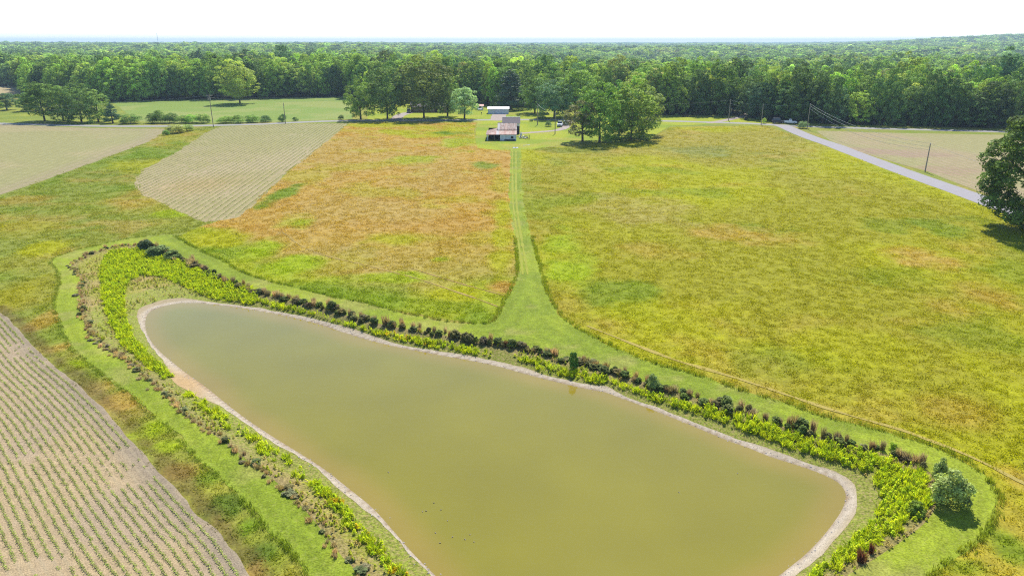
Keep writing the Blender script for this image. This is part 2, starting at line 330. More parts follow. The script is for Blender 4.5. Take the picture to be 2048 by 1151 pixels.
def sheet(name, s, zoff, mat, colf, label, cat, flat=None, extra=None):
    """the lattice cut along s = 0 (negative inside), zoff above the ground"""
    st = s[TRI]; ins = st < 0; n = ins.sum(1)
    full = TRI[n == 3]; F3 = [full]; F4 = []
    new_xy = []; ekeys = []
    def cut(a, b):                        # point between lattice vertices a (in) and b (out)
        lo = np.minimum(a, b); hi = np.maximum(a, b); return lo.astype(np.int64) * (NX * NY) + hi
    one = TRI[n == 1]; k = np.argmax(ins[n == 1], 1) if len(one) else np.zeros(0, int)
    a = one[np.arange(len(one)), k]; b = one[np.arange(len(one)), (k + 1) % 3]; c = one[np.arange(len(one)), (k + 2) % 3]
    e1 = cut(a, b); e2 = cut(a, c)
    two = TRI[n == 2]; k = np.argmin(ins[n == 2], 1) if len(two) else np.zeros(0, int)
    o = two[np.arange(len(two)), k]; p = two[np.arange(len(two)), (k + 1) % 3]; q = two[np.arange(len(two)), (k + 2) % 3]
    e3 = cut(p, o); e4 = cut(q, o)
    keys = np.unique(np.concatenate([e1, e2, e3, e4]))
    lo = keys // (NX * NY); hi = keys % (NX * NY); t = s[lo] / (s[lo] - s[hi])
    ex = GXF[lo] + t * (GXF[hi] - GXF[lo]); ey = GYF[lo] + t * (GYF[hi] - GYF[lo]); ez = GZ[lo] + t * (GZ[hi] - GZ[lo])
    base = NX * NY; f = lambda e: base + np.searchsorted(keys, e)
    tri = np.vstack([full, np.c_[a, f(e1), f(e2)]]); quad = np.c_[f(e3), p, q, f(e4)]
    used, inv = np.unique(np.concatenate([tri.ravel(), quad.ravel()]), return_inverse=True)
    X = np.r_[GXF, ex][used]; Y = np.r_[GYF, ey][used]; Z = np.r_[GZ, ez][used] + zoff
    if flat is not None: Z[:] = flat
    nt_ = tri.size
    me = mesh_arrays(name, np.c_[X, Y, Z], [inv[:nt_].reshape(-1, 3), inv[nt_:].reshape(-1, 4)])
    set_col(me, "col", colf(X, Y))
    if extra is not None: set_float(me, "rowu", extra(X, Y))
    ob = link(name, me, mat); tag(ob, label, cat, kind="structure"); return ob
def mixc(a, b, t): t = np.asarray(t)[:, None]; return np.asarray(a) * (1 - t) + np.asarray(b) * t
def full_c(x, c): return np.tile(np.asarray(c, float), (len(x), 1))
def blobs(c, x, y, items):
    """patches where another plant dominates: (px, py, rx, ry, colour, strength) measured off the photograph, laid on the ground"""
    for (px, py, rx, ry, cc, st) in items:
        p = at(px, py); wx = abs(at(px + rx, py)[0] - p[0]); wy = abs(at(px, py - ry)[1] - at(px, py + ry)[1]) / 2
        dx = (x - p[0]) / wx; dy = (y - p[1]) / wy
        n = fbm(x, y, 7, 4, int(px)) - .5
        t = np.clip(1.15 - (dx * dx + dy * dy) - n * 2.6, 0, 1) * st
        c = mixc(c, cc, t * t * (3 - 2 * t))
    return c

# ---- colours of what grows where
C_YG = lin(190, 190, 20); C_OLIVE = lin(178, 174, 40); C_OR = lin(212, 176, 88); C_ORB = lin(204, 162, 76); C_GR = lin(128, 160, 30); C_LIME = lin(176, 196, 26)
C_STRAW = lin(196, 176, 108); C_DKG = lin(98, 130, 36); C_BR = lin(122, 98, 62); C_GREYG = lin(142, 158, 96)
def col_right(x, y):
    n1 = fbm(x, y, 38, 4, 31); n2 = fbm(x, y, 11, 4, 41); n3 = fbm(x, y, 60, 3, 51)
    c = mixc(C_YG, C_OLIVE, sstep(.35, .65, n1)); c = mixc(c, C_OR, .45 * sstep(.52, .72, n2 * .6 + n3 * .4)); c = mixc(c, C_GR, .4 * sstep(.56, .74, fbm(x, y, 14, 4, 61)))
    c = mixc(c, C_STRAW, .35 * sstep(140, 230, y) * sstep(.4, .6, n1))
    return blobs(c, x, y, [(1140,520,60,70,C_LIME,.8),(1250,600,90,60,C_GR,.6),(1350,650,180,60,C_YG,.7),(1500,470,120,30,C_OR,.6),(1280,420,120,40,C_STRAW,.5),(1850,520,110,30,C_OR,.7),
        (1980,590,60,40,C_ORB,.5),(1650,520,160,30,C_OLIVE,.6),(1560,600,120,50,C_OLIVE,.8),(1700,340,120,30,C_YG,.6),(1900,820,120,50,C_ORB,.45),(1880,450,60,30,C_GR,.6),(1980,760,60,80,C_YG,.7),
        (1700,700,140,50,C_YG,.6),(1400,300,90,12,C_GREYG,.5),(1150,300,80,7,C_DKG,.5),(2030,960,40,40,C_ORB,.5),(2000,1080,60,60,C_GR,.7),(1930,1140,70,30,C_GR,.6)])
def col_left(x, y):
    n1 = fbm(x, y, 30, 4, 131); n2 = fbm(x, y, 9, 4, 141)
    c = mixc(C_OR, C_ORB, .5 * sstep(.45, .7, n2)); c = mixc(c, C_STRAW, .35 * sstep(.48, .66, n1)); c = mixc(c, C_YG, .4 * sstep(.58, .72, fbm(x, y, 13, 4, 151)))
    c = mixc(c, lin(186, 178, 76), .75 * (1 - sstep(92, 126, y + (n1 - .5) * 40))); m = (y < 125) & (y > 60)
    if m.any():
        dp = seg_dist(x[m], y[m], poly(PATH_L[24:45])) + (n1[m] - .5) * 9; c[m] = mixc(c[m], mixc(lin(180, 190, 34), lin(146, 172, 30), sstep(.4, .65, n2[m])), .9 * (1 - sstep(4, 11, dp)))
    c = blobs(c, x, y, [(860,262,110,14,C_YG,.9),(930,285,60,20,C_LIME,.7),(905,268,40,6,C_GR,.9),(930,250,60,8,C_YG,.9),(760,250,80,6,C_YG,.9),(830,320,60,10,C_LIME,.6),(960,330,40,10,C_GR,.7),(1000,360,20,40,C_YG,.5),
        (560,390,26,26,C_GR,.8),(585,440,40,18,C_LIME,.6),(780,480,60,20,C_YG,.7),(610,450,30,14,C_LIME,.7),(700,500,120,18,C_STRAW,.5),(1005,450,24,90,C_YG,.75),(890,520,30,8,C_LIME,.8),
        (510,500,60,30,C_LIME,.9),(600,530,90,26,C_LIME,.9),(700,575,120,28,C_GR,.35),(850,610,120,25,C_GR,.4),(760,560,120,16,C_LIME,.7),(900,590,70,14,C_YG,.8),(960,625,40,16,C_GR,.5),(1000,575,40,14,C_ORB,.8),(430,480,70,22,C_YG,.9),(420,500,40,10,C_GR,.7),
        (500,460,40,14,C_ORB,.5),(1010,320,10,20,C_ORB,.7)])
    return c
DARKSTRIP = poly([(0,612),(63,672),(140,735),(210,800),(280,870),(340,936),(400,1000),(455,1058),(505,1120),(545,1180)])
def col_rough(x, y):
    n1 = fbm(x, y, 26, 4, 231); n2 = fbm(x, y, 9, 4, 241)
    c = mixc(lin(176, 174, 66), lin(156, 166, 66), sstep(.38, .62, n1)); c = mixc(c, lin(198, 172, 92), .55 * sstep(.52, .7, n2)); c = mixc(c, C_GR, .5 * sstep(.55, .7, fbm(x, y, 15, 4, 251)))
    c = blobs(c, x, y, [(330,300,90,20,C_GR,.6),(300,330,80,16,C_YG,.6),(60,450,90,24,C_OLIVE,.6),(40,400,60,12,C_ORB,.45),(260,410,60,14,C_OR,.4),(340,425,40,8,C_LIME,.7),(150,420,120,18,C_GR,.5),(200,350,90,14,C_DKG,.3),
        (100,495,60,20,C_YG,.8),(60,580,50,40,C_OLIVE,.8),(90,640,26,26,C_ORB,.55),(130,690,30,14,C_OR,.6),(160,730,40,14,C_LIME,.8),(205,770,40,14,C_OR,.7),(240,800,50,22,C_ORB,.6),(300,860,40,22,C_LIME,.7),(330,890,40,18,C_LIME,.7),(350,940,50,24,C_ORB,.55),
        (420,950,40,26,C_GR,.8),(450,1010,40,30,C_DKG,.7),(430,1040,30,30,C_OR,.7),(490,1050,40,40,C_GR,.9),(520,1110,40,30,C_DKG,.7),(510,1140,30,30,C_OR,.9),(560,1140,40,30,C_DKG,.6)])
    m = (y < 110) & (x < 0)
    if m.any():
        d = seg_dist(x[m], y[m], DARKSTRIP) + (fbm(x[m], y[m], 2.5, 3, 77) - .5) * 1.6
        c[m] = mixc(c[m], C_BR * 1.0, .6 * (1 - sstep(.35, 1.0, d)))
    return c
def col_lawn(x, y):
    n = fbm(x, y, 12, 4, 331); c = mixc(lin(188, 198, 46), lin(160, 182, 44), sstep(.35, .65, n)); return mixc(c, lin(204, 186, 90), .45 * sstep(.55, .72, fbm(x, y, 8, 3, 341)))
def col_mown(x, y):
    n = fbm(x, y, 8, 4, 431); c = mixc(lin(174, 190, 54), lin(152, 172, 50), sstep(.35, .65, n)); c = mixc(c, lin(192, 184, 104), .5 * sstep(.52, .7, fbm(x, y, 4, 4, 441)))
    d = sdf(x, y, PATH, 12); return c * (1 + .09 * np.cos(2 * math.pi * (d + wob(x, y, 4, .5, 3)) / 1.9) * (d > -9))[:, None]
def col_base(x, y):
    c = col_rough(x, y)
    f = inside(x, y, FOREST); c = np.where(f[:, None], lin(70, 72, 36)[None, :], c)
    l = inside(x, y, poly([(-300,196),(250,206),(262,246),(-300,246)])); c = np.where((l & ~f)[:, None], mixc(lin(176, 182, 62), lin(150, 165, 58), sstep(.4, .6, fbm(x, y, 14, 3, 7))), c)
    return c
SDB = sdf(GXF, GYF, BANK, 25); SDS = sdf(GXF, GYF, SHORE, 25)
wob = lambda x, y, s, a, sd=0: (fbm(x, y, s, 3, sd) - .5) * a
M_GRASS = ground_mat("rough_grass_ground", .28, .9, .35, 5.0, .5)
M_MOWN = ground_mat("mown_grass_ground", .2, 1.1, .45, 7.0, .5, hue=(lin(188, 182, 104), 2.2, .52, .74, .45))
M_SOIL = ground_mat("tilled_soil", .16, 1.2, .34, 9.0, .7, hue=(lin(222, 196, 160), .35, .5, .68, .7), stripes=(lin(214, 196, 158), .35))
M_FAR = ground_mat("young_crop_ground", .16, .45, .32, 3.0, .4, stripes=(lin(172, 168, 104), .55))
M_BANK = ground_mat("bank_ground", .25, 1.5, .6, 6.0, .7, hue=(lin(206, 184, 126), 4.5, .48, .62, .8))
M_SHORE = ground_mat("shore_gravel", .15, 2.0, .35, 14.0, .5, hue=(lin(166, 146, 122), 7.0, .6, .74, .35))
M_ROAD = ground_mat("worn_asphalt", .06, .5, .12, 12.0, .1, rough=.85)
M_DRIVE = ground_mat("gravel_drive", .1, .6, .25, 9.0, .3)

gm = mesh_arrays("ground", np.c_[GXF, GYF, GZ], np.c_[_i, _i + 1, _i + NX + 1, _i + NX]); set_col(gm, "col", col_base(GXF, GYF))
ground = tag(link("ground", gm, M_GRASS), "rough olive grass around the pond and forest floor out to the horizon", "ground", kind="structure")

sML = sdf(GXF, GYF, ML) ; sMR = sdf(GXF, GYF, MR)
sheet("meadow", sML, .010, M_GRASS, col_left, "orange brown dry meadow left of the mown lane below the barn", "meadow")
sheet("meadow", sMR, .010, M_GRASS, col_right, "large yellow green meadow right of the mown lane", "meadow")
sheet("hay_field", sdf(GXF, GYF, HAY), .012, M_MOWN, lambda x, y: mixc(lin(152, 178, 78), lin(172, 184, 96), sstep(.4, .6, fbm(x, y, 20, 4, 5))), "smooth green hay field in front of the far left forest", "field")
sheet("stubble_field", sdf(GXF, GYF, TAN), .012, M_FAR, lambda x, y: full_c(x, lin(238, 206, 168)), "small tan stubble field at the far left edge", "field")
sheet("lawn", sdf(GXF, GYF, LAWN), .014, M_MOWN, col_lawn, "bright yellow green mown lawn around barn and sheds", "lawn")
sPATH = sdf(GXF, GYF, PATH); sPATH = np.maximum(sPATH + wob(GXF, GYF, 2.2, 1.0, 2), -SDB)
sheet("mown_path", sPATH, .020, M_MOWN, col_mown, "mown grass path circling the pond with a lane up to the barn", "path")
def col_bank(x, y):
    ds = sdf(x, y, SHORE, 25) + wob(x, y, 2, 1.2, 8); n = fbm(x, y, 5, 4, 531)
    c = mixc(lin(176, 178, 60), lin(196, 176, 104), sstep(.4, .62, n)); w = sdf(x, y, WEEDS, 8)
    c = mixc(c, lin(120, 140, 36), (1 - sstep(-.4, .5, w)) * .8)
    shelf = (1 - sstep(1.6, 3.0, ds)); c = mixc(c, lin(150, 162, 62), shelf * .9 * (w > -.2))
    left = (x < -20) & (ds < 7); c = np.where((left & (w > .2))[:, None], mixc(c, lin(164, 178, 66), .85 * np.ones(len(x))), c)
    db = -sdf(x, y, BANK, 25); c = mixc(c, lin(150, 132, 92), .7 * (1 - sstep(.3, 1.5, db)))
    return c
sheet("pond_bank", np.maximum(SDB, -SDS), .012, M_BANK, col_bank, "sloping weedy bank around the pond", "bank")
beach = (.14 + .55 * np.clip(vnoise(GXF, GYF, 5, 3) - .25, 0, 1))
for (px, py, r, e) in ((310, 610, 4.5, 1.9), (385, 765, 4.5, 1.6), (1705, 985, 7, .5), (1650, 1110, 7, .3), (1100, 745, 9, .4), (690, 660, 10, .5)):
    q = at(px, py, WATER_Z); beach = beach + e * np.exp(-((GXF - q[0]) ** 2 + (GYF - q[1]) ** 2) / r ** 2)
def col_shore(x, y):
    d = sdf(x, y, SHORE, 8) + wob(x, y, 1.5, .5, 9); c = mixc(lin(208, 188, 150), lin(234, 218, 194), sstep(1.2, .1, d) if False else 1 - sstep(.1, 1.0, d))
    q = at(385, 765, WATER_Z); c = mixc(c, lin(226, 186, 130), .8 * np.exp(-((x - q[0]) ** 2 + (y - q[1]) ** 2) / 16)); c = mixc(c, lin(176, 150, 116), (1 - sstep(-.25, .02, d)))
    return c
sheet("shore", np.maximum(SDS - beach + wob(GXF, GYF, 3, .7, 4), -SDS - 1.5), .024, M_SHORE, col_shore, "pale gravel and dried mud along the waterline", "shore")

# crops: sheets whose 'rowu' counts drilled rows
EDGE_A = smooth_line(poly(CROP_A_EDGE), 2)
def rowcoord_A(x, y):
    s = -1.0 * np.where(inside(x, y, CROP_A), 1, -1); return -s * seg_dist(x, y, EDGE_A) / .58
def uv_dir(a, b):
    a = at(*a)[:2]; b = at(*b)[:2]; d = (b - a) / np.hypot(*(b - a)); return a, d, np.array([d[1], -d[0]])
A_C, D_C, N_C = uv_dir((414, 442), (690, 248)); A_B, D_B, N_B = uv_dir((0, 392), (332, 258)); A_D, D_D, N_D = uv_dir((1853, 342), (1631, 262))
def bend_C(v): return 0.0 * np.exp(-((v - 6) / 26) ** 2)
def rowcoord_C(x, y):
    u = (x - A_C[0]) * N_C[0] + (y - A_C[1]) * N_C[1]; v = (x - A_C[0]) * D_C[0] + (y - A_C[1]) * D_C[1]
    return (u + bend_C(v) * sstep(5, -25, u) if False else u + bend_C(v) * (1 - sstep(-28, 2, u))) / 1.4
def rowcoord_B(x, y): return ((x - A_B[0]) * N_B[0] + (y - A_B[1]) * N_B[1]) / 2.3
def rowcoord_D(x, y): return ((x - A_D[0]) * N_D[0] + (y - A_D[1]) * N_D[1]) / 2.3
def col_soilA(x, y):
    n = fbm(x, y, 7, 4, 631); c = mixc(lin(208, 184, 152), lin(216, 190, 148), sstep(.35, .65, n)); d = seg_dist(x, y, EDGE_A)
    return mixc(c, lin(184, 166, 140), 1 - sstep(.5, 2.5, d))
def col_soilC(x, y):
    n = fbm(x, y, 16, 4, 641); c = mixc(lin(196, 180, 132), lin(206, 186, 146), sstep(.4, .62, n)); c = mixc(c, lin(182, 178, 118), .6 * sstep(190, 270, y))
    q = at(395, 370); return mixc(c, lin(200, 170, 112), .7 * np.exp(-(((x - q[0]) / 9) ** 2 + ((y - q[1]) / 12) ** 2)))
def col_soilB(x, y):
    n = fbm(x, y, 24, 4, 651); c = mixc(lin(184, 178, 120), lin(196, 182, 132), sstep(.4, .66, n)); e = seg_dist(x, y, CROP_B, True); return mixc(c, lin(190, 172, 136), .7 * (1 - sstep(2, 9, e)))
def col_soilD(x, y):
    n = fbm(x, y, 26, 4, 661); c = mixc(lin(188, 180, 124), lin(196, 176, 136), sstep(.4, .6, n)); return blobs(c, x, y, [(1800, 305, 90, 12, lin(192, 164, 138), .9), (1900, 340, 120, 14, lin(192, 164, 134), .8)])
sheet("crop_field", sdf(GXF, GYF, CROP_A) + wob(GXF, GYF, 2.5, .5, 15), .014, M_SOIL, col_soilA, "pale grey tan crop field with seedling rows in the near left corner", "field", extra=rowcoord_A)
sheet("crop_field", sdf(GXF, GYF, CROP_B), .014, M_FAR, col_soilB, "wide greenish crop field at the left edge below the road", "field", extra=rowcoord_B)
sheet("crop_field", sdf(GXF, GYF, CROP_C) + wob(GXF, GYF, 6, 2.0, 5), .014, M_FAR, col_soilC, "curved tongue shaped crop field between grass strip and orange meadow", "field", extra=rowcoord_C)
sheet("crop_field", sdf(GXF, GYF, CROP_D), .014, M_FAR, col_soilD, "tan green crop field right of the asphalt road", "field", extra=rowcoord_D)

# roads as bands of the same lattice
def band(line, w): return lambda: seg_dist(GXF, GYF, line) - w / 2
ROADC = smooth_line(ROAD_CROSS, 2); ROADM = smooth_line(ROAD_MAIN, 2)
near = (GYF < 420) & (np.abs(GXF) < 420)
def band_s(line, w, wb=.25):
    s = np.full(len(GXF), 20.0); s[near] = seg_dist(GXF[near], GYF[near], line) - w / 2; return s + wob(GXF, GYF, 2.5, wb, 12)
sheet("road", band_s(ROADC, 5.6), .03, M_ROAD, lambda x, y: full_c(x, lin(190, 186, 180)), "narrow grey road running across the scene past the sheds", "road")
sheet("road", np.maximum(band_s(ROADM, 5.9), -9), .034, M_ROAD, lambda x, y: full_c(x, lin(194, 188, 190)), "pale asphalt road running down the right side to the junction", "road")
for pts, w, lab in (([(995,240),(997,234),(999,229)], 6.5, "short concrete driveway in front of the long metal shed"),
                    ([(1136,239.5),(1135,246),(1133,253),(1120,260.5),(1085,263.5),(1045,266.5)], 3.4, "gravel driveway curving from the parked truck to the barn"),
                    ([(790,240.5),(797,232),(812,226),(835,223.5)], 5, "pinkish gravel driveway of the house behind the big trees"),
                    ([(1420,246),(1455,240),(1490,232),(1500,226),(1486,218)], 3.6, "dirt drive leading from the road into the trees")):
    sheet("driveway", band_s(smooth_line(poly(pts), 2), w, .8), .040, M_DRIVE, lambda x, y: full_c(x, lin(206, 190, 178)), lab, "driveway")
def ribbon(name, pts, w, mat, c, label, zoff=.05):
    p = resample(smooth_line(poly(pts), 2), .7); d = np.gradient(p, axis=0); d /= np.hypot(*d.T)[:, None]; n = np.c_[-d[:, 1], d[:, 0]]
    ww = w * (.35 + 1.1 * vnoise(p[:, 0], p[:, 1], 2.2, 3))[:, None] / 2; a = p + n * ww; b = p - n * ww; q = np.vstack([a, b]); k = len(p)
    me = mesh_arrays(name, np.c_[q, zlat(q[:, 0], q[:, 1]) + zoff], np.c_[np.arange(k - 1), np.arange(1, k), k + np.arange(1, k), k + np.arange(k - 1)])
    set_col(me, "col", full_c(q[:, 0], c)); return tag(link(name, me, mat), label, "track", kind="structure")
ribbon("wheel_track", TRACKS[0], .34, M_DRIVE, lin(200, 174, 100), "long bare wheel track crossing the orange meadow")
ribbon("wheel_track", TRACKS[1], .3, M_DRIVE, lin(198, 168, 98), "short bare wheel track ending at the mown lane")
ribbon("wheel_track", TRACKS[2], .5, M_DRIVE, lin(208, 188, 100), "straw coloured wheel track beside the mown path on the right")

for k, (a_, w_) in enumerate((("left bare wheel line on the mown lane below the barn", 4), ("right bare wheel line on the mown lane below the barn", 11))):
    ribbon("wheel_track", [(1021 + w_, 302), (1021 + w_, 340), (1021 + w_, 400), (1026 + w_, 440), (1032 + w_, 480), (1037 + w_ * 1.2, 520), (1040 + w_ * 1.4, 552)], .42, M_DRIVE, lin(184, 188, 72), a_)
# water
def water_mat():
    m, nt, N, L = new_mat("pond_water"); out = N("ShaderNodeOutputMaterial"); b = N("ShaderNodeBsdfPrincipled"); at_ = N("ShaderNodeAttribute"); at_.attribute_name = "col"
    b.inputs["Roughness"].default_value = .06; b.inputs["IOR"].default_value = 1.33; b.inputs["Specular IOR Level"].default_value = .7
    geo = N("ShaderNodeNewGeometry"); no = N("ShaderNodeTexNoise"); no.inputs["Scale"].default_value = 1.1; no.inputs["Detail"].default_value = 6
    mp = N("ShaderNodeMapping"); mp.inputs["Scale"].default_value = (.6, 2.2, 1); L(geo.outputs["Position"], mp.inputs[0]); L(mp.outputs[0], no.inputs["Vector"])
    bu = N("ShaderNodeBump"); bu.inputs["Strength"].default_value = .14; bu.inputs["Distance"].default_value = .05; L(no.outputs[0], bu.inputs["Height"]); L(bu.outputs[0], b.inputs["Normal"])
    n2 = N("ShaderNodeTexNoise"); n2.inputs["Scale"].default_value = .12; n2.inputs["Detail"].default_value = 4; L(geo.outputs["Position"], n2.inputs["Vector"])
    mr = N("ShaderNodeMapRange"); mr.inputs[3].default_value = .86; mr.inputs[4].default_value = 1.14; L(n2.outputs[0], mr.inputs[0])
    mx = N("ShaderNodeMix"); mx.data_type = 'RGBA'; mx.blend_type = 'MULTIPLY'; mx.inputs[0].default_value = 1; L(at_.outputs["Color"], mx.inputs[6]); L(mr.outputs[0], mx.inputs[7])
    L(mx.outputs[2], b.inputs["Base Color"]); L(b.outputs[0], out.inputs[0]); return m
def col_water(x, y):               # suspended clay over the shallow bed near the shore, green algae further out
    d = -sdf(x, y, SHORE, 25) + wob(x, y, 5, 1.2, 44); c = full_c(x, lin(161, 152, 38, 2.2)); c = mixc(c, lin(190, 160, 74, 2.2), .6 * (1 - sstep(.2, 3.2, d))); return c
sheet("pond_water", SDS - .25, 0, water_mat(), col_water, "murky olive green pond water", "pond", flat=WATER_Z)

print("ground", round(time.time() - T0, 1), len(GXF))
#@@PART2
# ------------------------------------------------------------------ foliage meshes
def leaf_quads(rng, P, Nn, size):
    n = len(P); Nn = Nn / np.linalg.norm(Nn, axis=1)[:, None]
    a = rng.normal(size=(n, 3)); u = np.cross(Nn, a); u /= np.linalg.norm(u, axis=1)[:, None] + 1e-9; w = np.cross(Nn, u)
    s = (size * (.6 + .8 * rng.random(n)))[:, None]; k = (.55 + .35 * rng.random(n))[:, None]
    V = np.stack([P - u * s * .5, P - w * s * k * .5 + u * s * .08, P + u * s * .5, P + w * s * k * .5 + u * s * .08], 1).reshape(-1, 3)
    return V, np.arange(4 * n).reshape(-1, 4)
def crown(name, rng, kind, nleaf, size, mat, nr=.42, lvv=.22):
    """crown of a tree 20 m tall and 12 m across, standing on its origin"""
    R, Ht = 6.0, 20.0
    lob = []
    if kind == 'pine':
        for k in range(64):
            t = rng.random() ** .8; z = 1.6 + 17.6 * t; rr = (R * .95) * (1 - t) ** .8 * (.7 + .4 * rng.random()) + .25; a = rng.random() * 6.283
            lob.append((rr * .72 * math.cos(a), rr * .72 * math.sin(a), z, .45 + rr * .36, .5))
    elif kind == 'shrub':
        for k in range(30):
            a = rng.random() * 6.283; e = rng.random(); r0 = R * .68 * math.sqrt(rng.random())
            lob.append((r0 * math.cos(a), r0 * math.sin(a), Ht * (.14 + .62 * e * (1 - (r0 / R) ** 2)), R * (.26 + .16 * rng.random()), 1.25))
    else:
        cb, n, top = {'big': (.03, 170, 1.0), 'oak': (.13, 84, 1.0), 'maple': (.05, 80, 1.0), 'tulip': (.04, 90, 1.0), 'edge': (.0, 92, 1.0), 'open': (.20, 50, 1.0)}[kind]
        zc = Ht * (cb + top) / 2; rz = Ht * (top - cb) / 2
        for k in range(n):
            v = 1 - 2 * (k + .5) / n; a = k * 2.39996 + rng.random() * .8; q = math.sqrt(1 - v * v)
            if kind == 'edge': q = max(q, .62 if v < 0 else q)
            if kind == 'tulip': q = min(1, q ** .6)
            if kind == 'maple' and v < 0: q = min(1, q ** .7)
            f = .62 + .34 * rng.random(); lr = R * (.12 + .15 * rng.random() ** 1.5)
            lob.append((q * math.cos(a) * R * f, q * math.sin(a) * R * f, zc + v * rz * (f + .10), lr, .95))
        for k in range(7): lob.append((rng.normal() * R * .20, rng.normal() * R * .20, zc + rng.normal() * rz * .3, R * .36, .9))
    lob = np.array(lob); w = lob[:, 3] ** 2; cnt = rng.multinomial(nleaf, w / w.sum())
    P = []; Nn = []; LV = []
    cz = lob[:, 2].mean()
    for (x, y, z, r, fl), c in zip(lob, cnt):
        if c == 0: continue
        d = rng.normal(size=(c, 3)); d[:, 2] += .75; o = np.array([x, y, (z - cz) * .6]); o = o / (np.linalg.norm(o) + 1e-6); d += o * .5; d /= np.linalg.norm(d, axis=1)[:, None]
        rr = r * (.72 + .42 * rng.random(c) ** 1.5)
        P.append(np.array([x, y, z]) + d * rr[:, None] * np.array([1, 1, fl])); Nn.append(d + rng.normal(size=(c, 3)) * nr); LV.append(np.clip(.5 + lvv * rng.normal(size=c) + .16 * rng.normal(), 0, 1))
    P = np.vstack(P); Nn = np.vstack(Nn); LV = np.concatenate(LV); P[:, 2] = np.maximum(P[:, 2], .12)
    V, Fq = leaf_quads(rng, P, Nn, size); me = mesh_arrays(name, V, Fq); set_float(me, "lv", np.repeat(LV, 4)); me.materials.append(mat); return me
def trunk_mesh(name, rng, kind, mat):
    b = MB(); lean = rng.normal() * .25
    top = 17 if kind in ('pine', 'tulip') else 12
    b.tube([(0, 0, -.4), (.05, 0, .5), (lean * .3, .1, top * .35), (lean, .2, top * .7), (lean * 1.3, .1, top)], [.55, .42, .33, .22, .06], 7)
    for k in range(0 if kind == 'pine' else 7):
        a = k * 2.4 + rng.random(); z = top * (.28 + .08 * k); l = 3.2 + rng.random() * 1.4
        b.tube([(lean * .5, .1, z), (math.cos(a) * l * .5, math.sin(a) * l * .5, z + 1.2), (math.cos(a) * l, math.sin(a) * l, z + 3.0)], [.18, .11, .03], 5)
    me = b.mesh(name); me.materials.append(mat); return me
M_LEAF = leaf_mat("tree_leaves", .30, .7, .10, .55)
M_WEED = leaf_mat("weed_leaves", .4, .75, .06, .4, (1.15, 1.1, .7))
M_NEEDLE = leaf_mat("needle_foliage", .15, .6, .2, .4)
M_GLOSSY = leaf_mat("glossy_leaves", .28, .55, .15, .6)
M_BLADE = leaf_mat("grass_blades", .55, .8, .05, .25, (1.06, 1.06, .8))
M_BARK = plain("bark", (.075, .058, .042), .95, var=.4, scale=2)
rg = np.random.default_rng(11)
KINDS = ('oak', 'maple', 'tulip', 'edge', 'open', 'pine', 'shrub')
HERO = {k: [crown("crown_" + k, rg, k, 9500 if k != 'shrub' else 6500, .46, M_NEEDLE if k == 'pine' else M_LEAF) for _ in range(2)] for k in KINDS}
HERO['big'] = [crown('crown_big', rg, 'big', 36000, .36, M_LEAF)]
WOOD = {k: [crown("crown_" + k, rg, k, 7500, .54, M_NEEDLE if k == 'pine' else M_LEAF) for _ in range(3 if k in ('oak', 'maple', 'edge') else 1)] for k in ('oak', 'maple', 'edge', 'tulip', 'pine')}
TRUNK = {k: trunk_mesh("trunk_" + k, rg, k, M_BARK) for k in ('oak', 'pine')}
LEAF_K = 3.5
GREENS = {'dark': (.038, .066, .015), 'mid': (.058, .094, .017), 'light': (.120, .155, .026), 'bright': (.088, .135, .018), 'olive': (.088, .100, .028), 'blue': (.042, .074, .030)}
def jitter_tint(c, rng, a=.2):
    c = [v * LEAF_K for v in c]
    f = 1 + rng.normal() * a; return [float(max(.004, c[0] * f * (1 + rng.normal() * .07))), float(max(.006, c[1] * f)), float(max(.003, c[2] * f * (1 + rng.normal() * .1)))]
NTREE = [0]
def tree(name, x, y, z, h, r, kind, tint, label, group=None, lib=None, rng=rg, cat="tree"):
    root = empty(name, (x, y, z), rng.random() * 6.283); tag(root, label, cat, group)
    lib = lib or HERO; me = lib[kind][int(rng.integers(len(lib[kind])))]
    c = link("crown" if kind != 'shrub' else "foliage", me, None, root); c.scale = (r / 6, r / 6 * (.9 + .2 * rng.random()), h / 20); c["tint"] = jitter_tint(GREENS.get(tint, tint), rng)
    if kind != 'shrub' or lib is HERO:
        t = link("trunk" if kind != 'shrub' else "stem", TRUNK['pine' if kind == 'pine' else 'oak'], None, root); k = min(1.0, .45 + r / 12) * (1 if kind != 'shrub' else .35); t.scale = (k, k, h / 20 * (1 if kind != 'shrub' else .8))
    NTREE[0] += 1; return root
def tree_px(name, bx, by, ty, hw, kind, tint, label, group=None, lib=None, cat="tree"):
    p = at(bx, by); h = height_at(bx, ty, p[1]); r = abs(at(bx + hw, by)[0] - p[0]); z = float(zlat(p[0], p[1]))
    return tree(name, p[0], p[1], z, h - z, r, kind, tint, label, group, lib, cat=cat)

